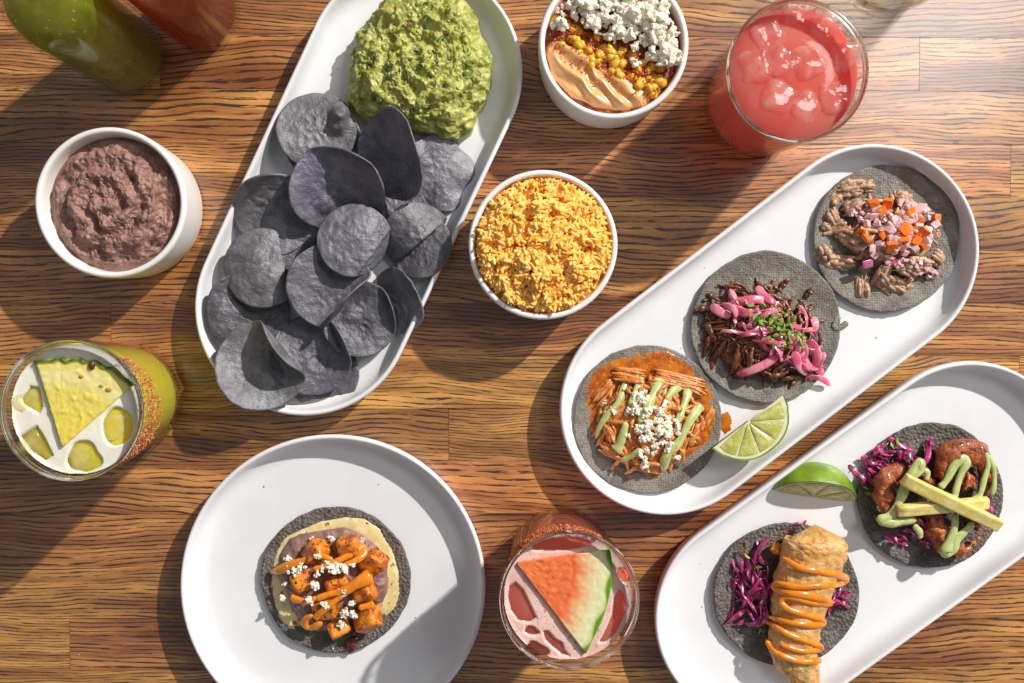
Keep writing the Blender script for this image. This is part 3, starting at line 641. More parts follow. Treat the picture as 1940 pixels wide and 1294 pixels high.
for i in range(95):
    a, q = U(0, 6.283), math.sqrt(random.random()) * .9; p = P(795 + 125 * q * math.cos(a), 122 + 125 * q * math.sin(a), .03); z = surf_at(V, p); leafbit('herb_fleck', guac, (p.x, p.y, z + .0002), U(.0010, .0032), U(.0005, .0014), m_leaf)
v, f = ico(2); AVO = [mesh('avocado_lump', v * (1 + .25 * fbm(v, 1.6, 2, k)[:, None]), [f], m_avo) for k in range(4)]
for i in range(70):
    a, q = U(0, 6.283), math.sqrt(random.random()) * .92; p = P(795 + 128 * q * math.cos(a), 122 + 128 * q * math.sin(a), .03); z = surf_at(V, p); s = U(.0010, .0034); put('avocado_lump', random.choice(AVO), (p.x, p.y, z - s * .35), rrot(), (s, s * U(.7, 1), s * .7), guac)
p = P(776, 50, .03); put('onion_bit', mesh('onion_bit', v, [f], M('red_onion_bit', (.42, .09, .10), r=.35)), (p.x, p.y, surf_at(V, p)), (0, 0, .5), (.002, .0011, .0008), guac)

# ================================================================== blue corn chips
def chip_mat():
    t = NT('blue_corn_chip'); v = t.co(); n1 = t.noise(v, 70, 4, .6); n2 = t.noise(v, 900, 3, .65); pit = t.voro(v, 330, 1.0)
    base = t.mix(t.ss(n1, .35, .66), (.165, .158, .196), (.088, .082, .106)); base = t.mix(t.ss(n2, .62, .75), base, (.27, .25, .25)); base = t.mix(t.ss(t.noise(v, 240, 4, .7), .64, .74), base, (.15, .115, .075))
    o = t.n('ShaderNodeObjectInfo').outputs['Random']; hs = t.n('ShaderNodeHueSaturation'); t.put(hs.inputs['Color'], base); t.put(hs.inputs['Value'], t.math('MULTIPLY_ADD', o, .6, .66)); t.put(hs.inputs['Saturation'], t.math('MULTIPLY_ADD', t.math('FRACT', t.math('MULTIPLY', o, 5.3)), .9, .5))
    nrm = t.bump(t.noise(v, 170, 4, .6), .5, .0030, t.bump(n2, .42, .0010)); nrm = t.bump(t.ss(t.voro(v, 150, 1.0), .22, .03), .25, .0012, t.bump(t.ss(pit, .25, .05), -.4, .0009, nrm))
    return t.end(t.bsdf(hs.outputs[0], t.math('MULTIPLY_ADD', n1, .25, .30), nrm, spec=.7))
m_chip = chip_mat()
m_edge = None
def rotaxis(ax, ang):
    return np.array(Matrix.Rotation(ang, 3, Vector(ax)))
def chip(px, py, z, rad_px, tilt_dir, tilt, curv, cdir, label, fold=None, bubbles=(), wavy=.0, sq=1.0, sqd=0.0, seed=0):
    """tilt_dir: image angle (deg, counter-clockwise from right) of the raised edge; curv>0 cups upwards along cdir; fold=(dir, start, angle, tightness)"""
    nr, nt = 26, 84; r, t, q, tr = polar(nr, nt); Rm = rad_px / (CAMZ / (CAMZ - z)) / PXM
    out = 1 + .025 * fbm(np.stack([np.cos(t), np.sin(t), 0 * t + seed * 3.1], 1), 1.3, 2, seed) + wavy * np.sin(t * 5 + seed)
    x, y = r * np.cos(t) * Rm * out, r * np.sin(t) * Rm * out; V = np.stack([x, y, 0 * x], 1)
    c, s = math.cos(math.radians(cdir)), math.sin(math.radians(cdir)); u = x * c + y * s; w = -x * s + y * c
    V[:, 2] = curv * u * u / Rm * 1.25 + wavy * 1.3 * Rm * r ** 2 * np.sin(t * 5 + seed * 2) + .0011 * fbm(V + seed, 60, 2, seed) * (r > 0) + .0007 * billow(V + seed, 170, 2, seed + 3) + .0009 * sstep(.35, .9, noise((V + seed) * 120, seed))
    w_ = -x * s + y * c; V[:, 2] += (.10 * math.sin(seed * 2.7) - .04) * w_ * w_ / Rm * 1.2 + .05 * math.cos(seed * 1.9) * u * w_ / Rm * 2
    for bx, by, br, bh in bubbles:
        V[:, 2] += bh * Rm * np.exp(-(((x / Rm - bx) ** 2 + (y / Rm - by) ** 2) / br ** 2) ** 2)
    if fold:
        fd, fs, fa, tight = fold; c, s = math.cos(math.radians(fd)), math.sin(math.radians(fd)); u = x * c + y * s; over = np.maximum(u - fs * Rm, 0); rad = tight * Rm; amax = math.radians(fa); a = np.minimum(over / rad, amax); rest = np.maximum(over - rad * amax, 0)
        du = rad * np.sin(a) + rest * np.cos(a); dz = rad * (1 - np.cos(a)) + rest * np.sin(a); m = over > 0
        V[m, 0] += ((du - over) * c)[m]; V[m, 1] += ((du - over) * s)[m]; V[m, 2] += dz[m]
    VV, F = shell(V, q, tr, nt, .0011)
    d = math.radians(tilt_dir); VV = VV @ rotaxis((math.sin(d), -math.cos(d), 0), math.radians(tilt)).T
    VV[:, 0:2] = VV[:, 0:2]
    p = V_(P(px, py, z)); return tag(mk('tortilla_chip', VV + p, F, m_chip, loc=p), label, 'chip', 'blue corn chips on the oval platter')
# bottom layers first
chip(615, 268, .011, 74, 60, 10, .15, 30, 'dark chip lying under the bubbled chip beside the guacamole', seed=1)
chip(742, 402, .012, 66, 200, 6, .1, 0, 'mostly hidden chip under the pile between the dark upright chip and the folded one', seed=2)
chip(596, 468, .013, 66, 90, 5, .1, 0, 'mostly hidden chip in the middle of the pile at the left', seed=3)
chip(612, 706, .0085, 70, 0, 2, .08, 10, 'lowest chip at the bottom end of the platter, only its lower edge showing', seed=4)
chip(472, 592, .0135, 76, 190, 7, .22, 140, 'flat grey chip by the left wall of the platter, under two others', bubbles=((-.45, -.2, .5, .13),), seed=5)
chip(752, 570, .016, 64, 20, 34, .2, 30, 'narrow dark chip standing against the right wall of the platter', seed=6)
chip(826, 328, .015, 72, 140, 14, -.18, 50, 'bluish wavy-edged chip touching the guacamole at the right', wavy=.07, seed=7)
chip(682, 604, .017, 72, 170, 7, .15, 70, 'smooth grey chip at the lower right of the pile, beside the narrow dark one', bubbles=((-.2, .1, .22, .08),), fold=(15, .62, 60, .2), seed=8)
chip(592, 672, .0175, 77, 235, 5, .25, 20, 'smooth grey chip at the bottom of the pile, tucked under the folded chip', bubbles=((.2, -.1, .25, -.08),), fold=(30, .55, 55, .25), seed=9)
chip(600, 246, .021, 74, 215, 9, -.12, 120, 'light grey chip with a long blister, left of the guacamole', bubbles=((.58, .42, .24, .26), (.56, .12, .24, .24)), seed=10)
chip(520, 400, .019, 77, 115, 24, .3, 100, 'dark chip at the left edge of the pile, lying behind its neighbours', seed=11)
chip(756, 291, .030, 86, 22, 46, .30, 20, 'very dark upright chip leaning beside the guacamole', seed=12)
chip(642, 356, .027, 88, 95, 30, .32, 10, 'brownish dark chip with ridges in the upper middle of the pile', bubbles=((-.3, -.35, .2, .06), (.2, -.2, .2, .05)), fold=(80, .62, 42, .25), seed=13)
chip(796, 466, .018, 62, 330, 16, -.1, 60, 'lower leaf of the chip pair at the right wall beside the rice', seed=14)
chip(792, 450, .028, 68, 150, 4, -.55, 35, 'grey chip curled into a tent at the right of the pile near the rice bowl', fold=(310, .15, -62, .28), seed=15)
chip(497, 507, .027, 76, 200, 6, -.30, 15, 'crinkled chip with a down-turned right side at the left of the pile', bubbles=((-.2, .1, .3, .08), (.3, -.2, .25, .09), (0, -.45, .2, .07)), fold=(10, .55, -75, .22), seed=16)
chip(626, 542, .026, 80, 150, 8, .14, 140, 'cupped chip in the lower middle of the pile with its right edge folded up', fold=(318, .30, 105, .22), seed=17)
chip(672, 454, .034, 71, 225, 9, -.10, 60, 'palest round chip lying on top in the centre of the pile', bubbles=((0, .2, .5, .05),), fold=(325, .62, -48, .25), seed=18)
chip(498, 692, .025, 84, 190, 5, .32, 45, 'large chip at the bottom left end with its upper right edge folded over', fold=(38, .42, 118, .20), seed=19)

# ================================================================== limes
def lime(px, py, z, rot, label, ang=62, half=.0295, rad=.0255):
    n = 26; m = 40; A = math.radians(ang); s = np.linspace(-1, 1, m); prof = rad * np.clip(1 - np.abs(s) ** 2.3, 0, 1) ** .52; X = half * np.sign(s) * np.abs(s); X = X + .0022 * np.sign(s) * sstep(.9, 1, np.abs(s))
    root = thing('lime_wedge', P(px, py, z), label, 'lime', 'lime wedges'); Rt = np.array(rot.to_matrix()); o = V_(P(px, py, z)); ph = np.linspace(0, A, n)
    cen = np.array([0, math.cos(A / 2), math.sin(A / 2)]) * rad * .5
    rv = np.stack([np.repeat(X, n), np.outer(prof, np.cos(ph)).ravel(), np.outer(prof, np.sin(ph)).ravel()], 1); I = np.arange(m * n).reshape(m, n); q = np.stack([I[:-1, :-1], I[:-1, 1:], I[1:, 1:], I[1:, :-1]], 2).reshape(-1, 4)
    rv = rv * (1 + .006 * fbm(rv, 300, 2, 3)[:, None]); mk('rind', (rv - cen) @ Rt.T + o, [q], m_rind, root)
    for face in (0, 1):
        a = 0 if face == 0 else A; d = np.array([0, math.cos(a), math.sin(a)]); nn = np.array([0, math.sin(a), -math.cos(a)]) if face == 0 else np.array([0, -math.sin(a), math.cos(a)])
        k = 14; rr = np.linspace(0, 1, k); FV = np.array([[x * .965, 0, 0] + d * p_ * t_ * .955 for x, p_ in zip(X, prof) for t_ in rr]); I2 = np.arange(m * k).reshape(m, k); q2 = np.stack([I2[:-1, :-1], I2[:-1, 1:], I2[1:, 1:], I2[1:, :-1]], 2).reshape(-1, 4)
        if face: q2 = q2[:, ::-1]
        SV = np.array([[x * e_, 0, 0] + d * p_ * g_ for e_, g_ in ((.96, .95), (1, 1)) for x, p_ in zip(X, prof)]); j_ = np.arange(m - 1); sq = np.stack([j_, j_ + m, j_ + m + 1, j_ + 1], 1); mk('rind_edge', (SV - nn * .0002 - cen) @ Rt.T + o, [sq], m_rind, root)
        pith = mk('pith', (FV - cen) @ Rt.T + o, [q2], m_pith, root)
        # flesh segments
        edges = np.array([-.97, -.62, -.2, .2, .62, .97]) if face == 0 else np.array([-.97, -.5, .05, .55, .97])
        for e0, e1 in zip(edges[:-1], edges[1:]):
            th0, th1 = math.pi * (1 - (e0 + 1) / 2), math.pi * (1 - (e1 + 1) / 2); g = .035; pts = []
            rs = np.linspace(.08, .90, 12); ts = np.linspace(th0 - g, th1 + g, 9)
            for r1 in rs:
                for t1 in ts:
                    R_ = 1 / math.sqrt((math.cos(t1) / half) ** 2 + (math.sin(t1) / (rad * .985)) ** 2); v2 = (r1 - .5) / .5; el_ = (t1 - ts.mean()) / (abs(ts[0] - ts[-1]) / 2)
                    pts.append(np.array([math.cos(t1) * R_ * r1, 0, 0]) + d * math.sin(t1) * R_ * r1 + nn * (.0003 + .0007 * max(0, 1 - el_ ** 4) * max(0, 1 - ((r1 - .49) / .39) ** 6)))
            pts = np.array(pts); I3 = np.arange(len(pts)).reshape(12, 9); q3 = np.stack([I3[:-1, :-1], I3[:-1, 1:], I3[1:, 1:], I3[1:, :-1]], 2).reshape(-1, 4)
            if face == 0: q3 = q3[:, ::-1]
            mk('pulp_segment', (pts - cen) @ Rt.T + o, [q3], m_pulp, pith)
    return root
m_rind = M('lime_rind', (.135, .24, .008), c2=(.22, .34, .018), ns=60, r=.32, bump=.35, bs=1100, bd=.0006, spec=.55, coat=.25)
m_pith = M('lime_pith', (.66, .66, .36), c2=(.72, .72, .50), ns=150, r=.4, sss=.3, sr=(1, 1, .4))
m_pulp = M('lime_pulp', (.46, .47, .10), c2=(.58, .58, .20), ns=200, c3=(.70, .68, .34), ns3=700, lo3=.62, hi3=.7, r=.18, bump=.5, bs=380, bd=.001, sss=.5, sr=(1, .95, .2), ss=.004, coat=.4)
from mathutils import Euler
# first wedge: cut face turned up, rind to the lower right; second: rind up, cut face to the viewer's lower side
def face_up(az, tilt, roll): return Euler((roll, tilt, az), 'XYZ').to_quaternion()
def lime_rot(xdir_deg, spin_deg):
    return (Matrix.Rotation(math.radians(xdir_deg), 3, 'Z') @ Matrix.Rotation(math.radians(spin_deg), 3, 'X')).to_quaternion()
lime(1432, 822, .0215, lime_rot(217 - 180, -180 - 8), 'lime wedge lying cut side up beside the sauced chicken taco')
lime(1551, 915, .0122, lime_rot(-8, 2), 'lime wedge resting peel up between the fish taco and the shrimp taco', 54)

# ================================================================== tacos
m_tort = tortilla_mat('blue_corn_tortilla_woven', (.270, .250, .215), (.165, .152, .130), .4, 580, .5)
m_tort2 = tortilla_mat('blue_corn_tortilla_toasted', (.185, .165, .148), (.105, .092, .084), .9, 430, .95)
ZT = .0088
def tortilla(t, px, py, rpx, m, seed, sq=1.0, lift=.0036, rough=.0):
    nr, nt = 44, 170; r, a, q, tr = polar(nr, nt); c = P(px, py, ZT); Rm = rpx / (CAMZ / (CAMZ - ZT)) / PXM
    out = 1 + .024 * fbm(np.stack([np.cos(a), np.sin(a), 0 * a + seed], 1), 1.6, 4, seed, .6) + rough * fbm(np.stack([np.cos(a), np.sin(a), 0 * a + seed], 1), 14, 2, seed)
    x, y = r * np.cos(a) * Rm * out, r * np.sin(a) * Rm * out * sq; V = np.stack([x, y, 0 * x], 1)
    V[:, 2] = .0009 * fbm(V, 38, 3, seed) * r + lift * sstep(.7, 1.05, r) * (.5 + .5 * noise(np.stack([np.cos(a) * 1.5, np.sin(a) * 1.5, 0 * a + seed], 1), seed + 5)) + (.0005 + rough * .02) * billow(V, 260, 2, seed) * (r > 0)
    VV, F = shell(V + V_(c), q, tr, nt, .0021); VV[:, 2] = np.maximum(VV[:, 2], FLOOR + .0001); return mk('tortilla', VV, F, m, t)
class Dome:
    def __init__(s, cx, cy, ax, ay, rot, H, z0=ZT, k=2.2):
        s.c = V_(P(cx, cy, ZT))[:2]; s.ax, s.ay = ax / PXM, ay / PXM; s.co, s.si = math.cos(math.radians(rot)), math.sin(math.radians(rot)); s.H, s.z0, s.k = H, z0, k
    def rho(s, p):
        d = p[:, :2] - s.c; u = d[:, 0] * s.co + d[:, 1] * s.si; v = -d[:, 0] * s.si + d[:, 1] * s.co; return np.sqrt((u / s.ax) ** 2 + (v / s.ay) ** 2)
    def __call__(s, p): return s.z0 + s.H * np.clip(1 - s.rho(p) ** s.k, 0, 1) ** .8
    def pick(s, q=1.0):
        a, r = U(0, 6.283), math.sqrt(random.random()) * q; u, v = s.ax * r * math.cos(a), s.ay * r * math.sin(a); return s.c + np.array([u * s.co - v * s.si, u * s.si + v * s.co])
def taco(px, py, rpx, m, label, seed, **kw):
    t = thing('taco', P(px, py, FLOOR), label, 'taco', 'open blue corn tacos'); tortilla(t, px, py, rpx, m, seed, **kw); return t
def strand(name, parent, xy, az, L, rad, dome, m, lift=0.0, curl=.6, flat=.6, sides=6, n=9, arch=.0, zr=.0015, twist=0.0, fray=.25):
    s = np.linspace(-.5, .5, n); h = az + curl * np.cumsum(R.normal(0, .35, n)) + curl * s * U(-1.6, 1.6); st = L / n
    x = np.cumsum(np.cos(h)) * st; y = np.cumsum(np.sin(h)) * st; p = np.stack([x - x.mean() + xy[0], y - y.mean() + xy[1], 0 * x], 1)
    p[:, 2] = dome(p) + lift + U(-zr, zr) + arch * (1 - (2 * s) ** 2) + np.cumsum(R.normal(0, .0003, n)); p[:, 2] = np.maximum(p[:, 2], ZT + rad * flat * .6)
    r = rad * (1 - .6 * np.abs(2 * s) ** 3) * (1 + fray * R.normal(0, 1, n)).clip(.5, 1.6)
    V, F = tube(p, r, sides, flat, twist + np.cumsum(R.normal(0, .25, n))); return mk(name, V, F, m, parent)
def drizzle(name, parent, pts, hz, m, r0=.0022, flat=.75, lift=.0, n=None):
    """pts: (px, py[, width factor])"""
    a = np.array([(p[0], p[1], p[2] if len(p) > 2 else 1.0) for p in pts], float); n = n or max(30, len(a) * 11); a = smooth(a, n); q = PA([(x, y) for x, y, _ in a], .022)
    z = hz(q); k = np.ones(7) / 7; zp = np.convolve(np.pad(z, 3, 'edge'), k, 'valid'); q = np.array([P(x, y, zz + lift)[:] for (x, y, _), zz in zip(a, zp)])
    w = r0 * a[:, 2] * (1 + .10 * np.sin(np.arange(n) * .23 + a[0, 0]) + .04 * np.sin(np.arange(n) * .37 + a[0, 1])); e = np.minimum(np.arange(n), np.arange(n)[::-1]); w = w * np.interp(e, [0, 1, 2, 3, 4], [.5, .74, .88, .96, 1.0])
    V, F = tube(q, w, 12, flat); return mk(name, V, F, m, parent)
def chunk(name, parent, px, py, z, size, rot, m, seed, rough=.22, sub=3, fs=1.3):
    v, f = ico(sub); v = np.sign(v) * np.abs(v) ** .75; v = v * (1 + rough * fbm(v, fs, 3, seed)[:, None] + rough * .35 * billow(v, fs * 3, 2, seed)[:, None]); v = v * V_(size); v = v @ np.array(Euler(rot).to_matrix()).T; return mk(name, v + V_(P(px, py, z)), [f], m, parent)

def underlay(name, parent, dome, k, m, seed, h=.9):
    a = np.linspace(0, 2 * np.pi, 60, endpoint=False); o = np.array([dome.c + [dome.ax * k * math.cos(x) * dome.co - dome.ay * k * math.sin(x) * dome.si, dome.ax * k * math.cos(x) * dome.si + dome.ay * k * math.sin(x) * dome.co] for x in a])
    V, F, r_ = mound(o, ZT, dome.H * h, 50, 160, 2.4, .8, lambda V, rho, N: sstep(1, .85, rho) * (.0016 * billow(V, 210, 2, seed) + .0008 * fbm(V, 600, 2, seed)), edge=.10, seed=seed); mk(name, V, F, m, parent)
m_chick = M('sauced_chicken', (.64, .26, .06), c2=(.54, .15, .02), ns=170, c3=(.74, .46, .22), ns3=420, r=.30, bump=.5, bs=900, bd=.0006, sss=.2, coat=.35, rnd=.18, stretch=(1, 1, 1))
m_sauce = M('red_orange_sauce', (.54, .155, .006), c2=(.36, .075, .004), ns=120, c3=(.64, .24, .02), ns3=420, lo3=.55, hi3=.7, r=.16, bump=.35, bs=800, bd=.0006, coat=.6)
m_gsau = M('pale_green_crema', (.53, .59, .25), r=.2, sss=.3, sr=(.9, 1, .5), ss=.003, coat=.6, c2=(.44, .51, .17), ns=200)
# --- chicken taco
t1 = taco(1226, 795, 141, m_tort, 'taco of orange sauced chicken with green crema and crumbled cheese on the middle platter', 3, lift=.001)
so = PA([(1203, 657), (1262, 656), (1312, 677), (1346, 712), (1362, 750), (1364, 800), (1350, 842), (1312, 868), (1276, 888), (1240, 916), (1214, 903), (1180, 884), (1150, 866), (1122, 834), (1104, 806), (1093, 772), (1090, 742), (1112, 702), (1152, 678)], ZT)
so[:, :2] = so[:, :2].mean(0) + (so[:, :2] - so[:, :2].mean(0)) * .955
V, F, r_ = mound(so, ZT + .0004, .0010, 40, 240, 8, 1, lambda V, rho, N: .0004 * fbm(V, 160, 3, 4) * sstep(1, .9, rho), edge=.03, blur=2, es=60, seed=3, skirt=.002); mk('sauce_pool', V, F, m_sauce, t1)
V, F, r_ = mound(PA([(1366, 775), (1380, 778), (1388, 795), (1386, 815), (1374, 826), (1364, 815)], FLOOR), FLOOR - .0001, .0004, 10, 60, 2, 1, None, edge=.3, seed=2); mk('sauce_smear', V, F, m_sauce, t1)
D1 = Dome(1226, 805, 106, 92, 0, .0135)
underlay('chicken_bed', t1, D1, .9, m_chick, 3)
for i in range(95): strand('chicken_strand', t1, D1.pick(.93), U(0, 3.14) if random.random() < .5 else random.gauss(1.2, .5), U(.009, .024), U(.0010, .0021), D1, m_chick, U(-.001, .0016), .5, .75, zr=.002)
for i in range(16):
    xy = D1.pick(.85); z = D1(np.array([[*xy, 0]]))[0]; v, f = ico(3); v = v * (1 + .3 * fbm(v, 1.5, 3, i)[:, None]); v = v * V_([U(.003, .006), U(.002, .0035), .0022]) @ rotaxis((0, 0, 1), U(0, 6.28)).T; mk('chicken_chunk', v + V_([*xy, z - .001]), [f], m_chick, t1)
def slab(parent, a, b, w, th, z, m, name, n=14, seed=1):
    A, B = V_(P(*a, z)), V_(P(*b, z)); L = np.linalg.norm(B - A) / 2 * 1.12; v, f = ico(4); v = np.sign(v) * np.abs(v) ** .5; bend = U(-.35, .35)
    v = v * V_([L, w, th]); sc = 1 / w; v[:, 1] += bend * v[:, 0] ** 2 / L * .8; n1 = v / np.linalg.norm(v / V_([L, w, th]), axis=1, keepdims=True) / V_([L, w, th]); v = v + n1 * (w * (.62 * fbm(v * V_([.6, 1, 1]), sc * .5, 4, seed, .6) + .24 * billow(v * V_([.3, 1, 1]), sc * 1.3, 2, seed + 4)))[:, None]
    d = B - A; az = math.atan2(d[1], d[0]); return mk(name, v @ np.array(Euler((U(-.3, .3), U(-.15, .15), az)).to_matrix()).T + (A + B) / 2, [f], m, parent)
    A, B = P(*a, z), P(*b, z); pts = np.linspace(V_(A), V_(B), n); pts[:, 2] += .0015 * np.sin(np.linspace(0, 3.1, n)); ww = w * (1 + .18 * R.normal(0, 1, n)).clip(.75, 1.3); VV, FF = tube(smooth(pts, 30), smooth(ww[:, None], 30)[:, 0], 14, th / w); N = normals(VV, FF); VV = VV + N * (.0006 * billow(VV * V_([1, 1, 1]), 420, 2, seed))[:, None]; return mk(name, VV, FF, m, parent)
def bundle(parent, a, b, n, wid, lift, m, dome, rad=.0016, nm='chicken_strand', fray=.10):
    A, B = V_(P(*a, .016)), V_(P(*b, .016)); d = B - A; L = np.linalg.norm(d); az = math.atan2(d[1], d[0]); nx = np.array([-d[1], d[0]]) / L
    for k in range(n):
        o = (k / max(1, n - 1) - .5) * wid; strand(nm, parent, ((A + B) / 2)[:2] + nx * o + d[:2] * U(-.06, .06), az + U(-.04, .04), L * U(.85, 1.05), rad * U(.75, 1.15), dome, m, lift + .001 * (1 - abs(2 * o / wid)) + U(-.0004, .0004), .05, .85, n=12, zr=.0003, fray=fray)
for a, b, n, wd, lf in [((1226, 706), (1346, 736), 6, .0075, .0035), ((1160, 706), (1225, 716), 6, .008, .0035), ((1292, 724), (1340, 750), 5, .007, .0025), ((1126, 765), (1162, 722), 5, .006, .0025), ((1138, 845), (1180, 866), 5, .006, .002), ((1200, 878), (1258, 892), 5, .006, .002), ((1328, 818), (1352, 772), 4, .005, .002), ((1150, 800), (1165, 840), 4, .005, .002), ((1300, 850), (1325, 800), 4, .005, .002)]: bundle(t1, a, b, n, wd, lf, m_chick, D1)
H1 = lambda p: D1(p) + .0012
for pts in ([(1129, 830, .55), (1138, 808, .8), (1152, 785), (1172, 762, .9), (1182, 735, 1), (1194, 718, 1.25), (1207, 712, 1.5), (1212, 724, 1.3), (1204, 746), (1194, 770)], [(1186, 800), (1180, 825, 1.1), (1172, 845, 1.6), (1166, 852, 1.9)], [(1249, 717, 1.9), (1247, 732, 1.7), (1238, 748, 1.4), (1228, 768, 1.2), (1218, 785), (1212, 800)],
            [(1261, 757, .8), (1274, 742, 1.05), (1290, 732, 1.3), (1302, 736, 1.4), (1300, 755, 1.1), (1291, 780), (1284, 800, .9)], [(1328, 768, 1.6), (1320, 778, 1.6), (1308, 795, 1.2), (1297, 818, 1.1), (1284, 840, 1.2), (1268, 856, 1.5), (1260, 872, 1.4), (1258, 892, .8)], [(1248, 792, .8), (1254, 778, .8), (1260, 766, .8)], [(1176, 872, .7), (1192, 866, .8), (1215, 852, .9)]):
    drizzle('green_crema', t1, pts, H1, m_gsau, .0026, .6, .0012)
crumbs(t1, [(1213, 752, 14, 16, 4.2), (1203, 775, 13, 12, 4), (1190, 778, 8, 6, 3.5), (1232, 795, 24, 34, 4.6), (1246, 815, 26, 36, 4.6), (1218, 822, 16, 15, 4), (1275, 810, 15, 14, 4), (1262, 795, 10, 8, 4), (1224, 862, 15, 16, 4), (1220, 880, 12, 8, 3.6), (1265, 846, 12, 9, 4), (1280, 865, 7, 5, 3.5), (1165, 775, 9, 7, 2.8), (1150, 785, 7, 4, 2.6), (1143, 758, 6, 4, 3), (1240, 848, 9, 6, 3.6), (1185, 826, 7, 4, 3), (1262, 765, 6, 4, 3.2)], H1)

# --- shredded pork taco with pink onions
m_carn = M('dark_shredded_pork', (.20, .068, .024), c2=(.105, .030, .012), ns=180, c3=(.34, .145, .055), ns3=500, r=.32, bump=.6, bs=1000, bd=.0005, coat=.25, rnd=.35)
m_onion = M('pickled_pink_onion', (.70, .105, .20), c2=(.80, .28, .36), ns=90, r=.22, sss=.5, sr=(1, .35, .45), ss=.004, coat=.4, rnd=.15)
m_cil = M('chopped_cilantro', (.13, .24, .022), c2=(.23, .36, .05), ns=300, r=.42, sss=.1, rnd=.35)
t2 = taco(1450, 620, 142, m_tort, 'taco of dark shredded pork with pink onions and cilantro, middle of the three', 8)
V, F = tube(smooth(PA([(1588, 600), (1580, 618), (1590, 622), (1604, 612)], .0105), 12), .0022, 6, .3); mk('torn_flap', V, F, m_tort, t2)
D2 = Dome(1440, 632, 118, 92, -22, .014)
underlay('pork_bed', t2, D2, .86, m_carn, 5, .85)
for i in range(190): strand('pork_strand', t2, D2.pick(1.0), U(0, 3.14), U(.007, .021), U(.0007, .0017), D2, m_carn, U(-.001, .0016), .8, .7, zr=.0018, n=11)
for a in [(1345, 640, 1335, 680), (1370, 640, 1352, 700), (1385, 660, 1400, 700), (1420, 660, 1412, 705), (1330, 575, 1352, 560), (1345, 555, 1362, 570), (1318, 590, 1345, 582), (1500, 735, 1515, 718), (1520, 710, 1480, 722), (1450, 715, 1490, 705), (1540, 700, 1528, 722), (1480, 545, 1500, 530), (1530, 560, 1545, 548), (1340, 610, 1352, 640)]:
    c = V_(P((a[0] + a[2]) / 2, (a[1] + a[3]) / 2, .016)); az = math.atan2(-(a[3] - a[1]), a[2] - a[0]); strand('pork_strand', t2, c[:2], az, math.hypot(a[2] - a[0], a[3] - a[1]) / PXM * 1.15, U(.0018, .0027), D2, m_carn, .0018, .25, .7, n=12, fray=.2)
def ribbon(name, parent, px, py, az_deg, L, w, m, dome, lift, bend, tw=1.2, n=16):
    s = np.linspace(-.5, .5, n); h = math.radians(az_deg) + bend * s * 2; x = np.cumsum(np.cos(h)) * L / n; y = np.cumsum(np.sin(h)) * L / n; c = V_(P(px, py, .02)); p = np.stack([x - x.mean() + c[0], y - y.mean() + c[1], 0 * x], 1); p[:, 2] = dome(p) + lift + .0016 * np.cos(s * 5 + px); p[:, 2] = np.maximum(p[:, 2], ZT + w * .5)
    V, F = tube(p, w * (1 - .6 * np.abs(2 * s) ** 9), 8, .20, tw * (s * U(.5, 1.6) + U(-.6, .6)) + U(-.5, .5)); return mk(name, V, F, m, parent)
for i in range(54):
    s = random.random(); px, py = 1375 + s * 170 + random.gauss(0, 15), 590 + s * 85 + random.gauss(0, 22)
    ribbon('onion_slice', t2, px, py, U(0, 180) if random.random() < .45 else U(-70, 10), U(.012, .025), U(.0011, .0023), m_onion, D2, .0018 + U(0, .0035), U(-1.3, 1.3))
for px, py, az, L, b in [(1420, 572, 10, .030, -.6), (1530, 680, -60, .024, .8), (1545, 670, -70, .024, -.6), (1515, 690, -50, .024, .6), (1440, 690, 28, .036, .25), (1400, 588, -20, .022, .5), (1546, 615, -80, .012, .1), (1365, 590, -30, .016, .3), (1450, 560, -50, .018, .8), (1560, 690, -95, .02, 1.0)]: ribbon('onion_slice', t2, px, py, az, L, .0032, m_onion, D2, .0045, b, .6)
for i in range(75):
    s = random.random(); px, py = 1425 + s * 90 + random.gauss(0, 10), 596 + s * 55 + random.gauss(0, 15); c = P(px, py, .026); z = D2(np.array([[c.x, c.y, 0]]))[0] + U(.0045, .0078); leafbit('cilantro_bit', t2, P(px, py, z), U(.0013, .0028), U(.0012, .0023), m_cil, tilt=.7)

# --- pork taco with diced carrot and onion
m_pork = M('pale_roast_pork', (.54, .34, .22), c2=(.40, .22, .13), ns=150, c3=(.66, .49, .36), ns3=480, r=.40, bump=.7, bs=800, bd=.0009, sss=.2, coat=.12, rnd=.2)
m_car = M('pickled_carrot', (.80, .16, .008), c2=(.84, .24, .02), ns=200, r=.28, sss=.3, sr=(1, .3, .05), ss=.002, coat=.2, rnd=.12)
m_dice = M('pink_diced_onion', (.78, .42, .44), c2=(.84, .62, .60), ns=160, r=.25, sss=.5, sr=(1, .6, .6), ss=.003, coat=.3, rnd=.12)
m_mag = M('magenta_onion', (.40, .055, .17), c2=(.62, .20, .30), ns=160, r=.25, sss=.3, coat=.3)
t3 = taco(1677, 452, 139, m_tort, 'taco of pale pork with diced carrot and onion, uppermost of the three', 13)
D3 = Dome(1685, 452, 108, 86, -12, .012)
underlay('pork_bed', t3, D3, .72, m_pork, 7, .8)
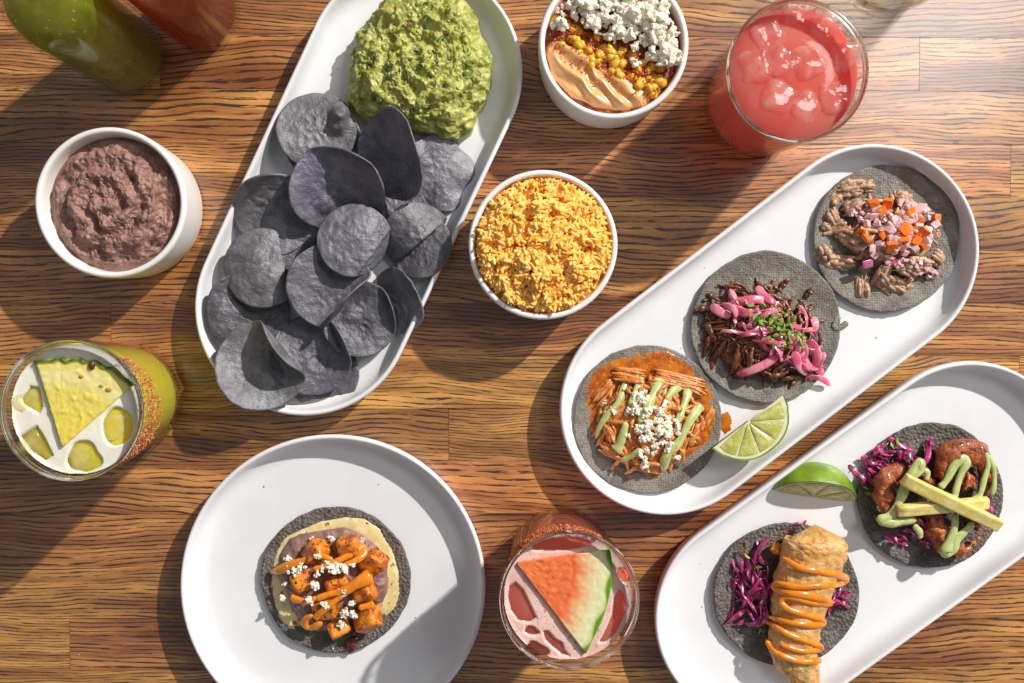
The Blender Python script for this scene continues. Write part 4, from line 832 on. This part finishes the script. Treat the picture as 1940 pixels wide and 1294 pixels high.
for a in [(1580, 385, 1600, 360), (1590, 360, 1640, 352), (1625, 352, 1665, 350), (1575, 395, 1590, 425), (1560, 435, 1605, 425), (1590, 435, 1630, 455), (1558, 465, 1572, 498), (1560, 490, 1625, 502), (1600, 400, 1640, 380), (1640, 520, 1640, 565), (1660, 515, 1700, 550), (1690, 530, 1725, 550), (1720, 500, 1770, 505), (1765, 480, 1795, 500), (1640, 470, 1690, 490), (1700, 370, 1730, 378), (1745, 520, 1700, 500), (1620, 470, 1650, 440), (1710, 548, 1735, 530), (1605, 455, 1640, 470), (1680, 500, 1665, 545)]:
    bundle(t3, a[:2], a[2:], random.choice([4, 5, 6]), U(.006, .0085), .0012, m_pork, D3, U(.0017, .0024), 'pork_strand', .22)
for i in range(60): strand('pork_strand', t3, D3.pick(.9), U(-.4, 1.2), U(.007, .017), U(.0009, .0018), D3, m_pork, U(0, .0015), .5, .7)
DICE = []
for k in range(5):
    v, f = rcube(2, U(1.2, 2.2), U(.7, 1.5), .14, 3); v = v * (1 + .16 * fbm(v, .9, 2, k)[:, None]); DICE.append((v, f))
DM = [mesh('onion_dice', v, f, m_dice, smooth=False) for v, f in DICE]; CM = [mesh('carrot_dice', v, f, m_car, smooth=False) for v, f in DICE]
for i in range(150):
    px, py = random.gauss(1712, 42), random.gauss(435, 32)
    if ((px - 1706) / 82) ** 2 + ((py - 440) / 72) ** 2 > 1: continue
    c = P(px, py, .02); z = D3(np.array([[c.x, c.y, 0]]))[0] + U(.001, .0052); put('onion_dice', random.choice(DM), P(px, py, z), (random.gauss(0, .5), random.gauss(0, .5), U(0, 6.28)), U(.0015, .0031), t3)
for px, py, s in [(1620, 395, 10), (1613, 405, 8), (1625, 415, 6), (1700, 500, 8), (1770, 518, 9), (1760, 505, 10), (1738, 512, 8)]:
    for k in range(5): c = P(px + U(-s, s), py + U(-s, s), .016); z = D3(np.array([[c.x, c.y, 0]]))[0] + U(.002, .004); put('onion_dice', random.choice(DM), (c.x, c.y, z), rrot(), U(.0012, .0021), t3)
for px, py, s in [(1655, 384, 1), (1682, 386, 1.1), (1670, 400, .9), (1726, 404, 1.0), (1775, 412, .8), (1632, 437, .95), (1642, 451, 1.15), (1672, 446, .8), (1690, 468, 1.15), (1716, 434, 1.2), (1748, 442, 1.25), (1735, 455, 1.0), (1712, 452, .9), (1745, 420, .7), (1752, 466, .7)]:
    c = P(px, py, .022); z = D3(np.array([[c.x, c.y, 0]]))[0] + .0052; put('carrot_dice', random.choice(CM), P(px, py, z), (random.gauss(0, .45), random.gauss(0, .45), U(0, 3)), .0034 * s, t3)
for px, py, az, s in [(1644, 500, .2, .0042), (1688, 494, -.4, .0046), (1712, 502, -.5, .0048)]: put('onion_petal', mesh('onion_petal', DICE[0][0], DICE[0][1], m_mag), P(px, py, .020), (.3, .2, az), (s, s * .85, s * .45), t3)

# --- fried fish taco
m_cab = M('purple_cabbage', (.40, .035, .155), c2=(.26, .018, .10), ns=120, c3=(.64, .18, .38), ns3=260, lo3=.56, hi3=.68, r=.30, sss=.2, sr=(1, .2, .5), ss=.002, coat=.25, rnd=.35)
m_fish = M('fried_batter', (.66, .345, .095), c2=(.75, .48, .195), ns=75, c3=(.46, .18, .035), ns3=150, lo3=.50, hi3=.74, r=.44, rv=.12, bump=.75, bs=320, bd=.0018, sss=.25, sr=(1, .6, .25), ss=.003, coat=.15)
m_osau = M('orange_chili_mayo', (.80, .27, .012), c2=(.72, .20, .008), ns=160, r=.20, sss=.3, sr=(1, .4, .08), ss=.003, coat=.5)
t4 = taco(1489, 1125, 139, m_tort2, 'taco with a golden fried fish stick, orange sauce and purple cabbage', 21, rough=.004)
D4 = Dome(1480, 1120, 118, 80, 60, .009)
for i in range(50): ribbon('cabbage_shred', t4, random.triangular(1385, 1468, 1425), random.triangular(1035, 1198, 1120), U(40, 130), U(.011, .026), U(.0009, .0021), m_cab, D4, U(.0005, .005), U(-1.2, 1.2), 2.0)
for i in range(20): ribbon('cabbage_shred', t4, random.triangular(1565, 1612, 1592), random.triangular(1100, 1175, 1138), U(-40, 80), U(.008, .018), U(.0008, .0018), m_cab, D4, U(.001, .005), U(-1.2, 1.2), 2.0)
for px, py, az in [(1440, 1035, 105), (1505, 1003, 20), (1520, 998, 10), (1400, 1190, 35), (1388, 1172, 60), (1608, 1150, -50)]: ribbon('cabbage_shred', t4, px, py, az, .014, .0014, m_cab, D4, .002, .4, 1)
for px, py in [(1415, 1055), (1435, 1075), (1520, 995), (1445, 1165), (1412, 1045), (1440, 1195), (1430, 1100)]: leafbit('cilantro_bit', t4, P(px, py, .0165), .0026, .0014, m_cil)
fl = np.array([(1545, 1014, .0185, .016), (1545, 1019, .0226, .0178), (1544, 1030, .0248, .0195), (1542, 1046, .0250, .0200), (1535, 1070, .0242, .0205), (1525, 1105, .0235, .0205), (1515, 1140, .0215, .020), (1510, 1175, .0205, .019), (1504, 1210, .0195, .018), (1506, 1240, .0180, .0165), (1519, 1268, .0150, .0145), (1529, 1292, .0125, .0125), (1538, 1320, .008, .010), (1541, 1330, .003, .009)])
fs = smooth(fl, 90); fp = np.array([P(x, y, .0215 if y < 1100 else max(.0080 + .60 * r_, z))[:] for x, y, r_, z in fs]); VV, FF = tube(fp, fs[:, 2], 64, .62); NN = normals(VV, FF); VV = VV + NN * (.0010 * fbm(VV, 60, 3, 4) + .0012 * billow(VV, 120, 3, 6) + .0007 * billow(VV, 330, 2, 18) + .0004 * fbm(VV, 600, 2, 8))[:, None]; VV[:, 2] = np.maximum(VV[:, 2], FLOOR + .0005)
fish = mk('fried_fish', VV, FF, m_fish, t4)
fv = VV.copy()
def fishz(p):
    out = []
    for x, y, _ in p:
        d = (fv[:, 0] - x) ** 2 + (fv[:, 1] - y) ** 2; k = np.argsort(d)[:14]; out.append(fv[k, 2].max() if d[k[0]] < .002 ** 2 else max(ZT + .003, fv[k, 2].max() - .006))
    return np.array(out)
# orange sauce zigzag over the fish
zz = [(1483, 1057, 0.8), (1500, 1068, 1.0), (1520, 1077, 1.1), (1557, 1084, 1.2), (1595, 1092, 1.2), (1601, 1100, 1.2), (1587, 1108, 1.1), (1552, 1110, 1.0), (1510, 1112, 1.0), (1472, 1106, 1.0), (1467, 1114, 1.0), (1490, 1122, 1.1), (1530, 1128, 1.5), (1567, 1138, 1.2), (1571, 1144, 1.0), (1540, 1142, 0.9), (1495, 1132, 0.9), (1480, 1140, 1.0), (1495, 1155, 1.0), (1530, 1166, 1.0), (1555, 1174, 1.1), (1559, 1182, 1.0), (1530, 1184, 1.0), (1490, 1178, 0.9), (1455, 1168, 0.9)]
drizzle('orange_sauce', fish, zz, fishz, m_osau, .0022, .7, .0008, 190)
drizzle('orange_sauce', fish, [(1448, 1174, .8), (1470, 1188, .9), (1500, 1205, 1.0), (1530, 1216, 1.0), (1552, 1224, 1.0), (1552, 1230, 1.0), (1520, 1234, .9), (1480, 1222, .7)], fishz, m_osau, .0022, .7, .0008, 80)
drizzle('orange_sauce', fish, [(1453, 1212, .9), (1462, 1230, .9), (1490, 1246, 1.0), (1520, 1254, 1.0), (1548, 1252, 1.1), (1550, 1246, .9)], fishz, m_osau, .0021, .7, .0008, 70)
drizzle('orange_sauce', t4, [(1474, 1030, 1.6), (1470, 1044, 1.8), (1468, 1050, 1.2)], D4, m_osau, .0024, .8, .006)

# --- shrimp taco
m_shr = M('charred_shrimp', (.50, .130, .024), c2=(.30, .050, .010), ns=110, c3=(.030, .012, .009), ns3=150, lo3=.535, hi3=.66, r=.38, bump=.9, bs=380, bd=.0020, coat=.25, rnd=.15)
m_pine = M('pineapple_stick', (.76, .62, .16), c2=(.80, .70, .30), ns=180, r=.30, bump=.35, bs=500, bd=.0008, sss=.4, sr=(1, .8, .25), ss=.003, coat=.2)
t5 = taco(1761, 939, 139, m_tort2, 'taco of charred red shrimp with purple cabbage, green crema and two crossed pineapple sticks', 34, rough=.004)
D5 = Dome(1768, 942, 118, 104, -30, .0085)
for i in range(40): ribbon('cabbage_shred', t5, random.triangular(1640, 1760, 1690), random.triangular(842, 930, 880), U(-60, 40), U(.010, .022), U(.0009, .0022), m_cab, D5, U(.0005, .005), U(-1.2, 1.2), 2.0)
for i in range(22): ribbon('cabbage_shred', t5, random.gauss(1735, 30), random.gauss(1020, 16), U(-60, 10), U(.010, .020), U(.0009, .0020), m_cab, D5, U(.0, .003), U(-1, 1), 2.0)
for px, py, az, L in [(1632, 900, -40, .018), (1640, 915, -50, .016), (1715, 845, -25, .022), (1760, 860, 70, .020), (1770, 850, 80, .016), (1882, 958, -80, .014), (1868, 965, -60, .014), (1750, 1010, -45, .028)]: ribbon('cabbage_shred', t5, px, py, az, L, .0020, m_cab, D5, .004, .3, 1)
for px, py in [(1640, 925), (1645, 935), (1700, 835), (1690, 845), (1735, 870)]: leafbit('cilantro_bit', t5, P(px, py, .014), .0025, .0013, m_cil)
def shrimp(pts, z, rmax, seed):
    a = smooth(np.array([(x, y) for x, y in pts]), 46); p = np.array([P(x, y, z)[:] for x, y in a]); s = np.linspace(0, 1, 46); r = rmax * (np.sin(np.clip(s * .92 + .10, 0, 1) * np.pi) ** .55) * (1 - .32 * s) * (1 + .10 * np.sin(s * 30)); p[:, 2] += .002 * np.sin(s * 3.1)
    V, F = tube(p, r, 26, .92); V = V + normals(V, F) * (.0022 * fbm(V, 95, 4, seed) + .0012 * billow(V, 210, 3, seed))[:, None]; return mk('shrimp', V, F, m_shr, t5)
shrimp([(1710, 888), (1682, 900), (1672, 930), (1680, 962), (1704, 986), (1738, 990)], .0185, .0098, 1); shrimp([(1790, 915), (1788, 878), (1812, 852), (1850, 860), (1868, 895), (1862, 930), (1840, 945)], .0195, .0112, 2); shrimp([(1820, 908), (1835, 912), (1842, 930)], .021, .0070, 3)
shrimp([(1770, 965), (1772, 1000), (1792, 1030), (1825, 1038), (1856, 1018)], .0165, .0105, 4); shrimp([(1835, 970), (1850, 985), (1852, 1005)], .0175, .0085, 5); shrimp([(1740, 935), (1755, 915), (1770, 930)], .0165, .0085, 6)
S5 = lambda p: np.full(len(p), .0265)
for pts in ([(1662, 985, 1.7), (1682, 980, 1.5), (1696, 968, 1.6), (1706, 945, 1.7), (1718, 915, 1.5), (1732, 888, 1.5), (1742, 878, 1.6), (1742, 892, 1.5), (1728, 903, 1.2)], [(1745, 890, .9), (1757, 895, .9), (1755, 910, .9)], [(1780, 925, 1.1), (1793, 910, 1.2), (1808, 882, 1.4), (1822, 868, 1.6), (1830, 876, 1.5), (1822, 895, 1.2), (1814, 918, 1.1), (1806, 948, 1.0)],
            [(1868, 858, .8), (1872, 880, .9), (1864, 910, .9), (1856, 938, 1), (1840, 950, 1.1)], [(1872, 862, .7), (1882, 885, .8), (1884, 915, .8), (1880, 938, .7)], [(1810, 975, 1), (1808, 1000, 1.2), (1800, 1025, 1.6), (1793, 1045, 2.0), (1806, 1040, 1.5), (1812, 1022, 1.4), (1830, 1005, 1.2), (1843, 990, 1.0)], [(1732, 995, 1.1), (1742, 1008, 1.0), (1744, 1020, .8)], [(1664, 988, 1.2), (1690, 990, 1.5), (1712, 988, 1.2), (1735, 985, .9)]):
    drizzle('green_crema', t5, pts, S5, m_gsau, .0023, .62, .0003)
def stick(a, b, za, zb, w, h):
    A, B = V_(P(*a, za)), V_(P(*b, zb)); L = np.linalg.norm(B - A); V, F = rcube(L, w, h, .0012, 10); V = V + normals(V, F) * (.0005 * fbm(V, 260, 3, int(a[0])))[:, None]; d = B - A; az = math.atan2(d[1], d[0]); el = math.asin(d[2] / L)
    V = V @ np.array(Euler((.3, -el, az)).to_matrix()).T; mk('pineapple_stick', V + (A + B) / 2, F, m_pine, t5)
stick((1700, 968), (1872, 952), .0300, .0290, .0085, .0060); stick((1712, 908), (1894, 996), .0345, .0330, .0092, .0065)

# --- sweet potato taco
m_mchz = M('melted_cheese', (.78, .68, .36), c2=(.72, .58, .26), ns=90, c3=(.34, .13, .03), ns3=190, lo3=.61, hi3=.70, r=.26, bump=.2, bs=300, bd=.001, sss=.35, sr=(1, .8, .4), ss=.003, coat=.25)
m_mash = M('bean_mash', (.30, .165, .15), c2=(.22, .11, .10), ns=120, r=.36, bump=.5, bs=420, bd=.0014, sss=.1, coat=.15)
m_swp = M('roasted_sweet_potato', (.74, .25, .014), c2=(.40, .075, .008), ns=120, lo=.42, hi=.60, c3=(.055, .020, .010), ns3=480, lo3=.57, hi3=.66, r=.38, bump=.6, bs=700, bd=.0009, sss=.2, coat=.15, rnd=.15)
t6 = taco(637, 1097, 140, m_tort2, 'taco of roasted sweet potato cubes, bean mash and melted cheese on the round plate', 45, rough=.004)
mo = PA([(575, 1000), (610, 985), (655, 977), (695, 980), (725, 1000), (745, 1040), (760, 1085), (762, 1120), (757, 1150), (735, 1170), (700, 1160), (600, 1180), (545, 1192), (525, 1180), (520, 1150), (509, 1105), (515, 1060), (530, 1020)], ZT)
V, F, r_ = mound(mo, ZT + .0008, .0018, 40, 220, 12, 1, lambda V, rho, N: .0007 * fbm(V, 90, 3, 2) * sstep(1, .9, rho), edge=.03, seed=4, skirt=.0025); mk('melted_cheese', V, F, m_mchz, t6)
bo = PA([(545, 1022), (580, 1008), (615, 1003), (655, 998), (690, 1012), (715, 1035), (735, 1070), (738, 1110), (728, 1145), (700, 1150), (650, 1190), (600, 1200), (570, 1185), (548, 1155), (540, 1120), (520, 1085), (528, 1050)], .013)
V, F, r_ = mound(bo, ZT + .001, .0085, 70, 260, 4, .7, lambda V, rho, N: sstep(1, .9, rho) * (.0018 * fbm(V, 70, 3, 12) + .0009 * billow(V, 200, 2, 14)), edge=.03, seed=6); mk('bean_mash', V, F, m_mash, t6)
for px, py in [(680, 1195), (690, 1180), (668, 1215), (700, 1170), (665, 1228)]: chunk('crisp_edge', t6, px, py, .0112, (.0045, .0026, .0016), (U(-.3, .3), U(-.3, .3), U(0, 3)), M('burnt_cheese_crust', (.14, .025, .010), c2=(.05, .012, .008), ns=200, r=.25, coat=.4), int(px))
PV, PF = rcube(2, 2, 1.9, .22, 5)
for i, (px, py, sx, sy, z, rz) in enumerate([(600, 1045, 1.1, 1.0, .0215, .9), (660, 1035, 1.0, .9, .022, .15), (708, 1065, 1.1, 1.0, .022, .6), (575, 1100, 1.1, 1.0, .0205, .4), (640, 1110, 1.1, 1.0, .0215, .3), (690, 1120, 1.0, 1.0, .0215, .5), (618, 1150, 1.15, 1.0, .0215, .2), (697, 1172, 1.25, 1.05, .0205, .6), (642, 1190, 1.0, .8, .0175, .4)]):
    V = PV * V_([sx, sy, .85]) * .0074; V = V * (1 + .06 * fbm(V, 180, 2, i)[:, None]) + normals(V, PF) * (.0004 * fbm(V, 700, 2, i))[:, None]; V = V @ np.array(Euler((random.gauss(0, .35), random.gauss(0, .35), rz)).to_matrix()).T; mk('sweet_potato_cube', V + V_(P(px, py, z)), PF, m_swp, t6)
D6 = Dome(635, 1100, 118, 100, 0, .0185, .0105, 3.5)
for pts in ([(512, 1085, 1.0), (530, 1080, 1.6), (556, 1068, 1.3), (580, 1060, 1.1), (600, 1052, 1.0), (630, 1060, 1.0)], [(594, 1077, 1.0), (615, 1074, 1.0), (645, 1060, 1.0), (668, 1048, 1.5), (685, 1040, 1.7), (688, 1052, 1.4), (670, 1064, 1.0), (650, 1070, .8)], [(598, 1135, 1.0), (620, 1127, 1.1), (650, 1120, 1.4), (672, 1108, 1.9), (690, 1098, 2.4), (704, 1091, 2.2)], [(650, 1128, .9), (630, 1142, 1.0), (608, 1160, 1.0), (598, 1168, 1.0), (605, 1170, .8)], [(610, 1180, .9), (590, 1188, 1.2), (579, 1183, 1.3), (580, 1172, 1.1), (592, 1166, .8)], [(552, 1128, 1.0), (562, 1136, 1.1), (585, 1138, .9), (600, 1132, .8)], [(680, 1152, .9), (696, 1148, 1.2), (708, 1146, 1.5)]):
    drizzle('orange_sauce', t6, pts, D6, m_osau, .0022, .65, .0003)
crumbs(t6, [(600, 1045, 11, 9, 4.2), (626, 1022, 5, 3, 3.6), (590, 1020, 4, 2, 3), (545, 1060, 8, 6, 3.2), (557, 1080, 14, 12, 3.4), (572, 1070, 8, 6, 3.2), (620, 1075, 12, 12, 3.8), (645, 1082, 13, 14, 4), (598, 1112, 9, 8, 4), (603, 1090, 7, 4, 3), (538, 1130, 5, 2, 4.2), (583, 1135, 8, 5, 4), (648, 1120, 10, 9, 3.2), (615, 1146, 8, 6, 3.2), (655, 1160, 10, 9, 3.4), (672, 1165, 8, 6, 3), (645, 1183, 6, 5, 3.6), (664, 1143, 6, 5, 2.8), (665, 1070, 6, 4, 3), (630, 1228, 2, 1, 2.5), (540, 1108, 5, 3, 3)], lambda p: D6(p) - .0005)

# stray crumbs and specks on the dishes and the table
v, f = ico(1); parts = []
for px, py, z, c in [(1290, 660, FLOOR, 0), (1775, 572, FLOOR, 0), (1330, 1150, FLOOR, 0), (1326, 1068, FLOOR, 0), (1430, 951, FLOOR, 1), (717, 918, FLOOR, 0), (500, 922, FLOOR, 0), (787, 1170, FLOOR, 0), (410, 960, FLOOR, 0), (1335, 508, FLOOR, 0), (1660, 640, FLOOR, 1), (698, 686, FLOOR, 0), (760, 640, FLOOR, 0), (560, 300, FLOOR, 0), (600, 90, FLOOR, 0), (940, 250, FLOOR, 2), (640, 130, FLOOR, 2), (1320, 960, 0, 1), (1660, 720, 0, 0), (1205, 690, 0, 0), (1010, 250, 0, 1), (330, 210, 0, 0), (300, 960, 0, 0), (150, 1240, 0, 3), (1250, 300, 0, 1), (930, 760, 0, 0), (880, 850, 0, 0)]:
    cc = [(.05, .04, .04), (.35, .05, .02), (.35, .38, .08), (.8, .72, .5)][c]; parts.append((v * U(.0003, .0007) * V_([1, U(.5, 1), .5]) + V_(P(px, py, z + .0002)), [f], cc))
V, F, C = merge(parts); tag(mk('food_specks', V, F, m_salt, smooth=False, col=C), 'tiny dark and red food specks scattered over the plates and table', 'crumbs', kind='stuff')
